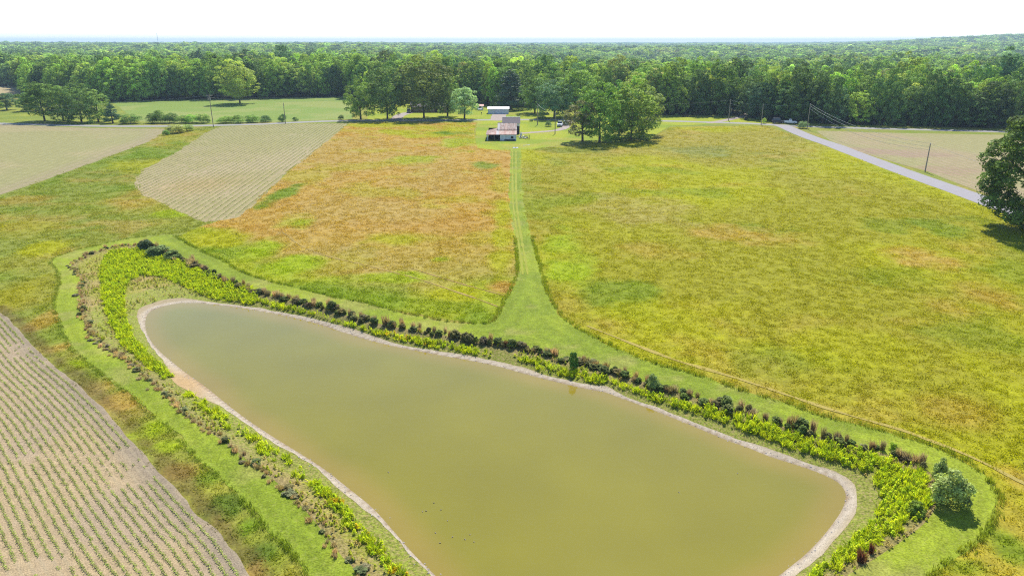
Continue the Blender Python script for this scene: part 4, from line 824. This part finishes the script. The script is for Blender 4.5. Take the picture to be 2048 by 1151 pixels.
# ------------------------------------------------------------------ yard clutter
def at3(px, py): p = at(px, py); return (p[0], p[1], float(zlat(p[0], p[1])))
rr = random.Random(5)
hp = empty("scrap_heap", at3(1046, 277)); tag(hp, "heap of planks and scrap beside the right end of the barn", "scrap heap"); M_PLANK = plain("old_planks", lin(150, 120, 96), .9, 0, .4, 2)
for k in range(14):
    a = rr.random() * 3.1; L_ = .8 + rr.random() * 1.0; x, y, z = rr.uniform(-1.3, 1.6), rr.uniform(-1, 1), .1 + .5 * rr.random()
    MB().tube([(x - math.cos(a) * L_, y - math.sin(a) * L_ * .6, z * .3 + .03), (x + math.cos(a) * L_, y + math.sin(a) * L_ * .6, z + .3)], .07, 4).build("plank", [M_PLANK, M_METAL, M_WHITE, M_DARK][k % 4], hp)
for (x, y) in ((-.9, .3), (.2, .6)): MB().tube([(x, y, 0), (x, y, .85)], .29, 12).build("barrel", M_METAL if x < 0 else M_WHITE, hp)
fr = empty("wooden_frame", at3(1054, 279)); tag(fr, "leaning brown wooden frame right of the scrap heap", "frame")
MB().tube([(-.6, 0, 0), (.5, .3, 1.5)], .06, 4).build("plank", M_PLANK, fr); MB().tube([(.6, 0, 0), (-.4, .3, 1.4)], .06, 4).build("plank", M_PLANK, fr); MB().tube([(.8, 0, 0), (.85, 0, 1.6)], .07, 4).build("post", M_PLANK, fr)
st = empty("garden_statue", at3(1042, 271)); tag(st, "small white garden statue behind the scrap heap", "statue"); MB().tube([(0, 0, 0), (0, 0, .3), (0, 0, .9), (0, 0, 1.15), (0, 0, 1.45)], [.4, .38, .28, .12, .14], 10).build("figure", M_WHITE, st); MB().box(-.45, .45, -.45, .45, 0, .12).build("plinth", M_METAL, st)
sl = empty("well_cover", at3(1031, 296)); tag(sl, "flat grey well cover at the top of the mown lane", "cover"); MB().tube([(0, 0, -.05), (0, 0, .16)], [1.0, .95], 14).build("slab", M_METAL, sl); MB().tube([(0, 0, .15), (0, 0, .24)], [.32, .3], 10).build("lid", M_DARK, sl)
a, b = at3(1046, 291.5), at3(1060, 290); pp = MB().tube([(a[0], a[1], .08), (b[0], b[1], .08)], .07, 6).build("pipe", M_WHITE); tag(pp, "white pipe lying in the grass beside the well cover", "pipe")
bn = empty("waste_bin", at3(1491, 240)); tag(bn, "black waste bin on the grass near the dirt drive", "bin"); MB().hexa([(-.5, -.5, 0), (.5, -.5, 0), (.5, .5, 0), (-.5, .5, 0), (-.65, -.65, 1.25), (.65, -.65, 1.25), (.65, .65, 1.25), (-.65, .65, 1.25)]).build("bin_body", BLK, bn); MB().box(-.7, .7, -.72, .72, 1.26, 1.36).build("lid", BLK, bn)
bp = empty("brush_pile", at3(1377, 234)); tag(bp, "grey brush pile at the forest edge beyond the clump of trees", "brush pile")
for k in range(16):
    x, y, a = rr.uniform(-3, 3), rr.uniform(-1, 1), rr.random() * 6.28; MB().tube([(x, y, .1), (x + math.cos(a) * 1.6, y + math.sin(a), .5 + rr.random() * .8)], [.08, .03], 4).build("branch", M_BARK if k % 2 else M_PLANK, bp)
po = empty("sign_post", at3(963, 229.5)); tag(po, "small dark post on the lawn left of the metal shed", "post"); MB().box(-.06, .06, -.06, .06, 0, 1.0).build("post", M_DARK, po); MB().box(-.25, .25, -.1, -.062, .65, 1.1).build("board", M_DARK, po)
for k, (px, py) in enumerate([(777,944),(852,1021),(868,1005),(882,1019),(845,1022),(871,1065),(895,1040),(905,1073),(930,1078),(948,1083),(940,1068),(1358,984),(1475,946),(880,1085)]):
    p = at(px, py, WATER_Z); a = rr.random() * 6.28; l = .05 + .05 * rr.random()
    o = MB().tube([(-l * math.cos(a), -l * math.sin(a), -.02), (0, 0, .03), (l * math.cos(a), l * math.sin(a), .02)], [.02, .04, .015], 5).build("floating_stick", M_WOODP); o.location = (p[0], p[1], WATER_Z)
    tag(o, "small twig breaking the surface of the near pond water" if px < 1000 else "lone twig on the open right half of the pond", "twig", "twigs floating in the pond")

# ------------------------------------------------------------------ the wood: nearest trees one by one, the rest as one mass
def pxy(x, y, z=0.0):
    fy = y * math.cos(PITCH) - (z - CAM_H) * math.sin(PITCH); uy = y * math.sin(PITCH) + (z - CAM_H) * math.cos(PITCH); return 1024 + F_PX * x / fy, 575.5 - F_PX * uy / fy
HERO_XY = np.array([at(a[1], a[2])[:2] for a in HT])
rows = []
for row, (off, sp) in enumerate(((3.5, 6.2), (11, 7.0))):
    L_ = resample(EDGE, 1.0); d = np.gradient(L_, axis=0); d /= np.hypot(*d.T)[:, None]; n = np.c_[-d[:, 1], d[:, 0]]
    L2 = resample(L_ + n * off, sp); rows.append(np.c_[L2 + rg.normal(size=L2.shape) * 1.3, np.full(len(L2), row)])
pts = []
r = 270.0
while r < 13000:
    s = 7.6 + r / 330.0; na = int(2 * R_(43) * r / s); a = (np.arange(na) + rg.random(na) * .9) / na * 2 * R_(43) - R_(43); q = r + (rg.random(na) - .5) * s * .9
    pts.append(np.c_[np.sin(a) * q, np.cos(a) * q, np.full(na, 2)]); r += s * .92
pts = np.vstack(pts); ok = inside(pts[:, 0], pts[:, 1], FOREST)
nearm = pts[:, 1] < 700; dd = np.full(len(pts), 99.0); dd[nearm] = seg_dist(pts[nearm, 0], pts[nearm, 1], EDGE); ok &= dd > 15
pts = np.vstack(rows + [pts[ok]])
def clear(P, c, rad): return np.hypot(P[:, 0] - c[0], P[:, 1] - c[1]) > rad
for hxy in HERO_XY: pts = pts[clear(pts, hxy, 6.0)]
for c, rad in (((-6.4, 342), 8), ((hx0 + W2, hy + 4), 13), (at(960, 220)[:2], 5), (at(1486, 218)[:2], 9), (at(1494, 226)[:2], 7), (at(1556, 246.5)[:2], 5), (at(1580, 247)[:2], 5)): pts = pts[clear(pts, c, rad)]
dist = np.hypot(pts[:, 0], pts[:, 1]); vx, vy = pxy(pts[:, 0], pts[:, 1]); inview = (vx > -60) & (vx < 2110)
score = np.where(inview, dist + np.where(pts[:, 2] == 2, 60, 0), 1e9); order = np.argsort(score)
N_SINGLE = 232; single = order[:N_SINGLE]; rest = np.setdiff1d(np.arange(len(pts)), single)
TN = [('mid', .28), ('dark', .15), ('bright', .24), ('light', .14), ('blue', .09), ('olive', .10)]
TW = {'mid': "mid green", 'dark': "dark green", 'bright': "fresh green", 'light': "pale green", 'blue': "bluish green", 'olive': "olive green"}
seen = {}
for i in single:
    x, y, row = pts[i]; t = TN[int(np.searchsorted(np.cumsum([w for _, w in TN]), rg.random()))][0] if True else 'mid'
    if vx[i] > 1560 and row == 0: t = 'dark' if rg.random() < .6 else t
    kind = 'edge' if row == 0 else ('maple' if rg.random() < .5 else 'oak'); h = 18.0 + rg.normal() * 3.0; rad = 3.8 + rg.random() ** 1.3 * 4.2
    if rg.random() < .06: kind = 'tulip'
    if vx[i] < 60: h *= .85
    px_ = vx[i]
    place = ("behind the tan field" if px_ < 60 else "behind the left roadside thicket" if px_ < 230 else "behind the hay field" if px_ < 705 else "behind the ranch house" if px_ < 960 else "behind the metal shed" if px_ < 1150
             else "behind the barn clump" if px_ < 1330 else "left of the dirt drive" if px_ < 1500 else "at the road junction" if px_ < 1620 else "above the right crop field" if px_ < 1840 else "at the far right edge")
    rowt = ("front row" if row == 0 else "second row" if row == 1 else "rear rows")
    lab = f"{'tall ' if h > 20.3 else 'low ' if h < 17 else ''}{TW[t]} tree in the {rowt} {place}"; tree("forest_tree", x, y, float(zlat(x, y)), h, rad, kind, t, lab, f"forest trees {place}", WOOD)
print("single trees", NTREE[0], "mass", len(rest), round(time.time() - T0, 1))

# ------------------------------------------------------------------ masses that nobody could count, as instances on points
def instancer(name, P, rot, scl, idx, tint, meshes, label, cat):
    col = bpy.data.collections.new(name + "_kinds")
    for k, me in enumerate(meshes):
        o = bpy.data.objects.new(f"{name}_{k:02d}", me); col.objects.link(o)
    n = len(P); me = bpy.data.meshes.new(name); me.vertices.add(n); me.vertices.foreach_set("co", np.asarray(P, np.float32).ravel())
    def attr(nm, typ, data, key):
        a = me.attributes.new(nm, typ, 'POINT'); a.data.foreach_set(key, np.asarray(data).ravel())
    attr("rot", 'FLOAT_VECTOR', np.asarray(rot, np.float32), "vector"); attr("scl", 'FLOAT_VECTOR', np.asarray(scl, np.float32), "vector"); attr("idx", 'INT', np.asarray(idx, np.int32), "value"); attr("tint", 'FLOAT_VECTOR', np.asarray(tint, np.float32), "vector")
    ob_ = link(name, me); tag(ob_, label, cat, kind="stuff")
    ng = bpy.data.node_groups.new(name, 'GeometryNodeTree'); ng.interface.new_socket("Geometry", in_out='INPUT', socket_type='NodeSocketGeometry'); ng.interface.new_socket("Geometry", in_out='OUTPUT', socket_type='NodeSocketGeometry')
    N = ng.nodes.new; L = ng.links.new; gi = N('NodeGroupInput'); go = N('NodeGroupOutput'); ip = N('GeometryNodeInstanceOnPoints'); ci = N('GeometryNodeCollectionInfo')
    ci.inputs[0].default_value = col; ci.inputs[1].default_value = True; ci.inputs[2].default_value = True; ip.inputs["Pick Instance"].default_value = True
    def na(nm, typ):
        k = N('GeometryNodeInputNamedAttribute'); k.data_type = typ; k.inputs[0].default_value = nm; return k.outputs[0]
    L(gi.outputs[0], ip.inputs["Points"]); L(ci.outputs[0], ip.inputs["Instance"]); L(na("idx", 'INT'), ip.inputs["Instance Index"]); L(na("rot", 'FLOAT_VECTOR'), ip.inputs["Rotation"]); L(na("scl", 'FLOAT_VECTOR'), ip.inputs["Scale"]); L(ip.outputs[0], go.inputs[0])
    mo = ob_.modifiers.new("scatter", 'NODES'); mo.node_group = ng; return ob_
def zrot(n, tilt=.0): return np.c_[rg.normal(size=n) * tilt, rg.normal(size=n) * tilt, rg.random(n) * 6.283]
Q = pts[rest]; D = np.hypot(Q[:, 0], Q[:, 1]); keep = D < 12500; Q = Q[keep]; D = D[keep]; n = len(Q)
mid_m = [crown("crown_mid", rg, k, 1700, 1.15, M_LEAF, .2, .12) for k in ('oak', 'maple', 'edge', 'oak')]
far_m = [crown("crown_far", rg, k, 420, 2.3, M_LEAF, .15, .08) for k in ('oak', 'maple', 'oak', 'maple')]
wood_m = [HERO['oak'][0], WOOD['oak'][0], WOOD['oak'][1], WOOD['maple'][0], WOOD['maple'][1], WOOD['edge'][0]]
allm = wood_m[1:] + mid_m + far_m
idx = np.where(D < 620, rg.integers(0, 5, n), np.where(D < 1700, 5 + rg.integers(0, 4, n), 9 + rg.integers(0, 4, n)))
sp = 7.6 + D / 330; rad = sp * .72 * (.6 + .8 * rg.random(n)); hh = (18.2 + rg.normal(size=n) * 3.0) * (.82 + .22 * rad / (sp * .72)) + np.minimum(D / 2500, 3)
g = np.array([GREENS[k] for k, _ in TN]); tn = fbm(Q[:, 0], Q[:, 1], 130, 3, 70); pick = np.searchsorted(np.cumsum([w for _, w in TN]), np.clip(.55 * rg.random(n) + .9 * (tn - .5) + .22, 0, .999))
tint = LEAF_K * g[np.clip(pick, 0, 5)] * (1 + rg.normal(size=n) * .24)[:, None]
instancer("forest_canopy", np.c_[Q[:, :2], zlat(Q[:, 0], Q[:, 1])], zrot(n, .03), np.c_[rad / 6, rad / 6, hh / 20], idx, np.clip(tint, .005, 1), allm, "closed green forest canopy rolling away to the hazy horizon", "forest")

# ---- grass tufts
def tuft(name, rng, nb, h, spread, w, mat, lean=.35):
    a = rng.random(nb) * 6.283; r0 = spread * np.sqrt(rng.random(nb)); b = np.c_[r0 * np.cos(a), r0 * np.sin(a), np.zeros(nb)]; hh_ = h * (.5 + .7 * rng.random(nb)); ph = rng.random(nb) * 6.283
    t = b + np.c_[np.cos(ph) * hh_ * lean * rng.random(nb), np.sin(ph) * hh_ * lean * rng.random(nb), hh_]; m_ = b * .45 + t * .55 + np.c_[np.zeros((nb, 2)), hh_ * .12]; o = rng.random(nb) * 6.283; s_ = np.c_[np.cos(o), np.sin(o), np.zeros(nb)] * w
    V = np.stack([b - s_ * .6, b + s_ * .6, m_ + s_, t, m_ - s_], 1).reshape(-1, 3); k = np.arange(nb)[:, None] * 5; V[:, 2] -= .03
    me = mesh_arrays(name, V, np.hstack([k, k + 1, k + 2, k + 3, k + 4])); set_float(me, "lv", np.repeat(np.clip(.5 + .25 * rng.normal(size=nb), 0, 1), 5)); me.materials.append(mat); return me
TUFT_K = 1.75
TUFTS = [tuft("tuft", rg, 26, .34, .55, .035, M_BLADE, .9) for _ in range(4)]
def scatter(P, density_near, density_far):
    """random points inside polygon P, thinned with distance"""
    lo = P.min(0); hi = P.max(0); lo = np.maximum(lo, [-150, 26]); hi = np.minimum(hi, [150, 300]); n = int((hi - lo).prod() * density_near); X = lo[0] + rg.random(n) * (hi[0] - lo[0]); Y = lo[1] + rg.random(n) * (hi[1] - lo[1])
    k = rg.random(n) < np.clip((70 / np.maximum(Y, 1)) ** 1.5, density_far / density_near, 1); X = X[k]; Y = Y[k]
    v, _ = pxy(X, Y); m = (v > -120) & (v < 2170); X = X[m]; Y = Y[m]; m = inside(X, Y, P); return X[m], Y[m]
def outside(X, Y, polys, m0=.15):
    k = np.ones(len(X), bool)
    for P in polys: k &= sdf(X, Y, P, 4) > m0
    return k
def meadow_tufts(name, P, colf, excl, dn, df, hs, label, zo=0):
    X, Y = scatter(P, dn, df); k = outside(X, Y, excl)
    for tr in TRACKS: k &= seg_dist(X, Y, smooth_line(poly(tr), 1)) > .22
    for l_, w in ((ROADC, 3.6), (ROADM, 3.8)): k &= seg_dist(X, Y, l_) > w
    X = X[k]; Y = Y[k]; n = len(X); c = np.array([TUFT_K, TUFT_K, TUFT_K * .62]) * colf(X, Y) * (1 + rg.normal(size=n) * .09)[:, None]; s_ = (.8 + .5 * rg.random(n)) * np.clip(Y / 90, .85, 1.8) ; pat = fbm(X, Y, 5, 3, 90)
    hz = hs * (.3 + .6 * pat) * (.8 + .4 * rg.random(n))
    hz = hz * np.where((X < 0) & (Y < 110), .45 + .55 * sstep(.6, 1.8, seg_dist(X, Y, DARKSTRIP)), 1)
    instancer(name, np.c_[X, Y, zlat(X, Y)], zrot(n, .08), np.c_[s_, s_, hz], rg.integers(0, 4, n), np.clip(c, .004, 1), TUFTS, label, "grass"); print(name, n)
ROUGH = poly([(-250,300),(330,256),(440,252),(440,446),(380,492),(500,560),(360,880),(640,1200),(500,1400),(0,1400),(-600,700)])
meadow_tufts("meadow_grass", ML, col_left, [PATH, CROP_C, LAWN], 2.6, .5, .72, "tall dry grass of the orange meadow left of the lane")
meadow_tufts("meadow_grass", MR, col_right, [PATH, CROP_D, LAWN], 2.6, .5, .66, "tall yellow green grass of the meadow right of the lane")
meadow_tufts("rough_grass", ROUGH, col_rough, [PATH, CROP_A, CROP_B, CROP_C, ML], 2.6, .5, .65, "rough uncut grass left of the pond and between the crop fields")
# a taller fringe where the mower stopped
fr_ = resample(np.vstack([poly(PATH_L)]), .22); fr2 = resample(poly(PATH_R), .22); LOWF = np.r_[(fr_[:, 0] < -20) & (np.arange(len(fr_)) < len(resample(poly(PATH_L[:25]), .22))), np.zeros(len(fr2), bool)]; E_ = np.vstack([fr_, fr2]);  LOWF = LOWF[E_[:, 1] < 118]; E_ = E_[(E_[:, 1] < 118)]
E_ = E_ + rg.normal(size=E_.shape) * .16; k = sdf(E_[:, 0], E_[:, 1], PATH, 4) > -.05; E_ = E_[k]; LOWF = LOWF[k]; n = len(E_)
c = np.where((E_[:, 0] > -2)[:, None], col_right(E_[:, 0], E_[:, 1]), np.where(inside(E_[:, 0], E_[:, 1], ML)[:, None], col_left(E_[:, 0], E_[:, 1]), col_rough(E_[:, 0], E_[:, 1]))) ; c = mixc(c, lin(126, 150, 34), .7 * np.ones(n)) * TUFT_K * .95  # tint pulled to dark green, so the blades carry the edge's shadow
instancer("fringe_grass", np.c_[E_, zlat(E_[:, 0], E_[:, 1])], zrot(n, .1), np.c_[np.full((n, 2), .55), (.75 + .7 * rg.random(n)) * np.where(LOWF, .45, 1)], rg.integers(0, 4, n), c, TUFTS, "taller fringe of uncut grass along the edge of the mown path", "grass")

# ---- bank weeds
def stalk(name, rng, nl, h, mat, leaf=.16, wide=.22):
    z = h * (.12 + .9 * rng.random(nl) ** .8); a = rng.random(nl) * 6.283; r0 = wide * (1.05 - .75 * z / h) * (.4 + .8 * rng.random(nl)); P = np.c_[np.cos(a) * r0, np.sin(a) * r0, z]; Nn = np.c_[np.cos(a) * .4, np.sin(a) * .4, np.ones(nl)] + rng.normal(size=(nl, 3)) * .45
    V, Fq = leaf_quads(rng, P, Nn, leaf); me = mesh_arrays(name, V, Fq); set_float(me, "lv", np.repeat(np.clip(.5 + .2 * rng.normal(size=nl), 0, 1), 4)); me.materials.append(mat); return me
STALKS = [stalk("stalk", rg, 46, .9, M_WEED, .11, .15) for _ in range(4)] + [tuft("reed", rg, 34, .75, .2, .022, M_WEED, .6) for _ in range(4)]
def scatter_poly(P, dens):
    lo = P.min(0); hi = P.max(0); n = int((hi - lo).prod() * dens); X = lo[0] + rg.random(n) * (hi[0] - lo[0]); Y = np.maximum(28, lo[1]) + rg.random(n) * (hi[1] - np.maximum(28, lo[1])); m = inside(X, Y, P); return X[m], Y[m]
X, Y = scatter_poly(WEEDS, 12.0); den = fbm(X, Y, 4, 3, 15); ds_ = sdf(X, Y, SHORE, 20); RE = (X > 18) & (Y < 62) | (X < -34); k = (rg.random(len(X)) < np.where(RE, 1.0, np.clip((den - .3) * 4.0, .1, 1))) & (ds_ > 1.0); q = at(385, 768, WATER_Z); k &= np.hypot(X - q[0], Y - q[1]) > 2.6; k &= RE | (sdf(X, Y, BANK, 6) < -1.35); X = X[k]; Y = Y[k]; n = len(X)
c = mixc(lin(186, 194, 34), lin(146, 168, 30), rg.random(n)); c = mixc(c, lin(206, 168, 40), .8 * (rg.random(n) < np.clip((fbm(X, Y, 6, 3, 19) - .5) * 3, 0, .8) * (X > -15) * (X < 16)))
hgt = (.26 + .42 * fbm(X, Y, 3, 3, 23) + .18 * rg.random(n)) * np.where((X > 18) & (Y < 58), 1.15, 1.0)
instancer("bank_weeds", np.c_[X, Y, zlat(X, Y)], zrot(n, .1), np.c_[np.repeat((.7 + .7 * rg.random(n))[:, None], 2, 1), hgt * (.6 + .7 * rg.random(n))], rg.integers(0, 8, n), c * (2.1 + 1.4 * rg.random(n))[:, None], STALKS, "strip of lush lime green weeds between hedge and shore", "weeds"); print("weeds", n)
X, Y = scatter_poly(BANK, 5.0); k = (sdf(X, Y, SHORE, 20) > 2.0) & (sdf(X, Y, WEEDS, 6) > .1) & (rg.random(len(X)) < np.clip((fbm(X, Y, 3, 3, 33) - .25) * 2.4, 0, 1)); X = X[k]; Y = Y[k]; n = len(X)
c = mixc(lin(176, 186, 40), lin(196, 176, 96), (rg.random(n) < .35) * 1.0)
instancer("bank_seedlings", np.c_[X, Y, zlat(X, Y)], zrot(n, .1), np.c_[np.full((n, 2), .8), .25 + .25 * rg.random(n)], rg.integers(0, 4, n), c * 2.0, STALKS, "sparse yellow sprigs on the bare bank between hedge and weeds", "weeds"); print("sprigs", n)

# ---- hedge on the bank: shrubs and dry grass clumps, each its own
BUSH = [crown("bush_leaves", rg, 'shrub', 900, 1.7, M_LEAF) for _ in range(4)]
DRY = [tuft("dry_blades", rg, 110, 1.0, .42, .028, M_BLADE, .55) for _ in range(4)]
def hedge(line, step, smin, smax, hmin, hmax, pdry, where):
    L_ = resample(smooth_line(poly(line), 2), step)
    for i, (x, y) in enumerate(L_):
        if y < 33: continue
        x += rg.normal() * .3; y += rg.normal() * .3; px_, py_ = pxy(x, y); kk = float(np.clip(np.exp(rg.normal() * .24), .55, 1.5)); s_ = rg.uniform(smin, smax) * kk; h = rg.uniform(hmin, hmax) * (.4 + .55 * kk) * (.65 + .8 * float(vnoise(x, y, 6, 3)))
        z = float(zlat(x, y)); dry = rg.random() < pdry(px_)
        third = where(px_)
        if dry and pdry(0) < .5: y += .25; h *= 1.15
        if dry:
            o = link("dry_grass_clump", DRY[int(rg.integers(4))]); o.scale = (s_ * 1.1, s_ * 1.1, h * 1.15); o["tint"] = jitter_tint(lin(202, 176, 128) * (.30 + .26 * rg.random()) * (1.2 if pdry(0) > .5 else 1), rg, .1)
            size = 'tall' if h > hmin + .62 * (hmax - hmin) else 'short' if h < hmin + .15 * (hmax - hmin) else 'medium'; lab = f"{size} tan dry grass clump in the bank hedge {third}"; tag(o, lab, "grass clump", f"dry grass clumps {third}")
        else:
            o = link("bank_shrub", BUSH[int(rg.integers(4))]); o.scale = (s_ / 6, s_ / 6, h / 17); o["tint"] = jitter_tint(([(.034, .048, .010), (.042, .052, .013), (.054, .052, .018), (.062, .050, .024)] if pdry(0) < .5 else [(.046, .052, .018), (.054, .055, .022), (.058, .052, .026), (.042, .055, .018)])[int(rg.integers(4))], rg, .15)
            size = 'tall' if h > hmin + .62 * (hmax - hmin) else 'low' if h < hmin + .15 * (hmax - hmin) else 'rounded'; lab = f"{size} dark weedy shrub in the bank hedge {third}"; tag(o, lab, "shrub", f"hedge shrubs {third}")
        o.location = (x, y, z - .03); o.rotation_euler = (0, 0, rg.random() * 6.28)
hedge(HEDGE_FAR, .42, .36, .56, .45, .85, lambda p: .5 if (520 < p < 900 or p > 1250) else .3, lambda p: "by the orange meadow" if p < 1000 else "below the mown lane" if p < 1250 else "by the right meadow")
hedge(HEDGE_NEAR, .5, .28, .44, .2, .38, lambda p: .8, lambda p: "beside the near crop field" if p > 330 else "at the far left of the pond" if p > 215 else "near the left path bend")
for (px, py, s_, h) in [(1722, 1122, .6, 1.0), (1012, 690, .5, .8), (1742, 1105, .35, .9)]:
    p = at(px, py); o = link("dry_grass_clump", DRY[0]); o.scale = (s_, s_, h); o.location = (p[0], p[1], float(zlat(p[0], p[1])) - .02); o["tint"] = list(map(float, lin(176, 112, 84) * .8)); tag(o, {1722: "reddish dry clump at the bottom right of the bank", 1012: "round brown bush in the hedge below the mown lane", 1742: "dark dry spike beside the reddish clump at bottom right"}[px], "grass clump")

# ---- crop seedlings in their rows
def soy(name, rng, n, length, h, leaf):
    P = np.c_[rng.normal(size=n) * .05, rng.random(n) * length - length / 2, h * (.3 + .8 * rng.random(n))]; V, Fq = leaf_quads(rng, P, np.c_[rng.normal(size=(n, 2)) * .6, np.ones(n)], leaf); me = mesh_arrays(name, V, Fq); set_float(me, "lv", np.repeat(rng.random(n), 4)); me.materials.append(M_LEAF); return me
SOY = [soy("seedlings", rg, 26, .5, .09, .08) for _ in range(4)]; SOYL = [soy("seedling_run", rg, 60, 3.0, .05, .12) for _ in range(4)]
def rows_along(base, step, k0, k1, sgn, seg, P, gap, seed):
    d = np.gradient(base, axis=0); d /= np.hypot(*d.T)[:, None]; n = np.c_[-d[:, 1], d[:, 0]] * sgn; out = []
    for k in range(k0, k1):
        l_ = base + n * (k * step); l_ = resample(l_, seg); dd_ = np.gradient(l_, axis=0); out.append(np.c_[l_, np.arctan2(dd_[:, 1], dd_[:, 0]) - math.pi / 2])
    o = np.vstack(out); m = inside(o[:, 0], o[:, 1], P); o = o[m]; v, w = pxy(o[:, 0], o[:, 1]); o = o[(v > -80) & (v < 2130) & (w < 1200)]
    g_ = fbm(o[:, 0], o[:, 1], 5, 3, seed); return o[rg.random(len(o)) < np.clip((g_ - gap) * 6, .08, 1)]
o = rows_along(EDGE_A, .58, 1, 105, -1, .31, CROP_A, .22, 91)
if len(o) < 50: o = rows_along(EDGE_A, .68, 1, 90, 1, .42, CROP_A, .30, 91)
n = len(o); c = mixc(lin(132, 148, 66), lin(158, 164, 92), rg.random(n))
instancer("crop_seedlings", np.c_[o[:, :2] + rg.normal(size=(n, 2)) * .03, zlat(o[:, 0], o[:, 1]) + .014], np.c_[np.zeros((n, 2)), o[:, 2]], np.c_[np.ones((n, 2)), .5 + 1.1 * rg.random(n)], rg.integers(0, 4, n), c * (2.2 + .9 * rg.random(n))[:, None], SOY, "rows of young crop seedlings in the near left field", "seedlings"); print("soy", n)
def straight_rows(A0, Dv, Nv, P, step, seg, bend, seed, nm, lab, gap=.2):
    us = np.arange(-160, 160, step); vsx = np.arange(-60, 260, seg); U, V = np.meshgrid(us, vsx, indexing='ij'); U = U.ravel(); V = V.ravel(); U2 = U - (bend(V) * (1 - sstep(-28, 2, U)) if bend else 0)
    X = A0[0] + Nv[0] * U2 + Dv[0] * V; Y = A0[1] + Nv[1] * U2 + Dv[1] * V; m = (Y > 30) & (Y < 330) & inside(X, Y, P); X = X[m]; Y = Y[m]; v, w = pxy(X, Y); k = (v > -60) & (v < 2110); X = X[k]; Y = Y[k]
    g_ = fbm(X, Y, 9, 3, seed); k = rg.random(len(X)) < np.clip((g_ - gap) * 6, .7, 1); X = X[k]; Y = Y[k]; n = len(X); a = math.atan2(Dv[1], Dv[0]) - math.pi / 2
    c = mixc(lin(132, 146, 70), lin(150, 160, 86), rg.random(n)); instancer(nm, np.c_[X, Y, zlat(X, Y) + .014], np.c_[np.zeros((n, 2)), np.full(n, a)], np.c_[np.full(n, 1.3), np.full(n, 1.0), .8 + .7 * rg.random(n)], rg.integers(0, 4, n), c * 2.5, SOYL, lab, "seedlings"); print(nm, n)
straight_rows(A_C, D_C, N_C, CROP_C, 1.4, 3.0, bend_C, 95, "crop_seedlings", "rows of young crop plants in the curved field beside the orange meadow")
# ---- pebbles on the shore
peb = []
for k in range(3):
    v = rg.normal(size=(8, 3)); b = MB().hexa([(-1, -1, -.5), (1, -1.1, -.5), (1.1, 1, -.5), (-.9, 1, -.5), (-.7, -.7, .5), (.6, -.7, .6), (.7, .8, .45), (-.6, .6, .5)]); me = b.mesh("pebble"); me.materials.append(plain("pale_stone", lin(222, 212, 202), .9, 0, .2, 3)); peb.append(me)
S_ = resample(np.vstack([SHORE, SHORE[:1]]), .3); dS = np.gradient(S_, axis=0); dS /= np.hypot(*dS.T)[:, None]; S_ = S_ + np.c_[-dS[:, 1], dS[:, 0]] * (rg.normal(size=len(S_)) * .22)[:, None]; S_ = S_[(S_[:, 1] > 33)]; k = np.abs(sdf(S_[:, 0], S_[:, 1], SHORE, 4)) < .9; S_ = S_[k]; n = len(S_); sz = .02 + .05 * rg.random(n) ** 2
instancer("shore_stones", np.c_[S_, np.maximum(zlat(S_[:, 0], S_[:, 1]) + .03, WATER_Z - .01)], zrot(n, .2), np.c_[sz, sz, sz], rg.integers(0, 3, n), full_c(S_[:, 0], (.4, .4, .4)), peb, "pale stones and crumbs of mud along the waterline", "stones")

# ------------------------------------------------------------------ haze
hm, nt, N, L = new_mat("haze_air"); ho = N("ShaderNodeOutputMaterial"); pv = N("ShaderNodeVolumePrincipled"); pv.inputs["Color"].default_value = (.62, .82, 1.0, 1); pv.inputs["Density"].default_value = 0.00013; pv.inputs["Anisotropy"].default_value = .0; L(pv.outputs[0], ho.inputs["Volume"])
zmin = float(GZ.min()) - 1.0; zmax = float(GZ.max()) + 32.0; print('relief', GZ.min(), GZ.max())
hz = MB().box(gx[0] - 60, gx[-1] + 60, gy[0] - 60, gy[-1] + 60, zmin, zmax).build("haze", hm); tag(hz, "thin blue summer haze over the whole landscape", "haze", kind="stuff")
# where a handful share a description, their order from the left tells them apart
ORD = ["leftmost", "second from left", "third from left", "fourth from left", "fifth from left", "sixth from left", "seventh from left", "eighth from left", "ninth from left", "tenth from left"]
by = {}
for o in COL.objects:
    if o.parent is None and o.get("group") and o.get("label"): by.setdefault(o["label"], []).append(o)
for lab, os_ in by.items():
    if 2 <= len(os_) <= 10 and len(lab.split()) <= 13:
        for k, o in enumerate(sorted(os_, key=lambda q: q.location.x / max(q.location.y, 1))): o["label"] = f"{lab}, {ORD[k]}"
print("done", round(time.time() - T0, 1))
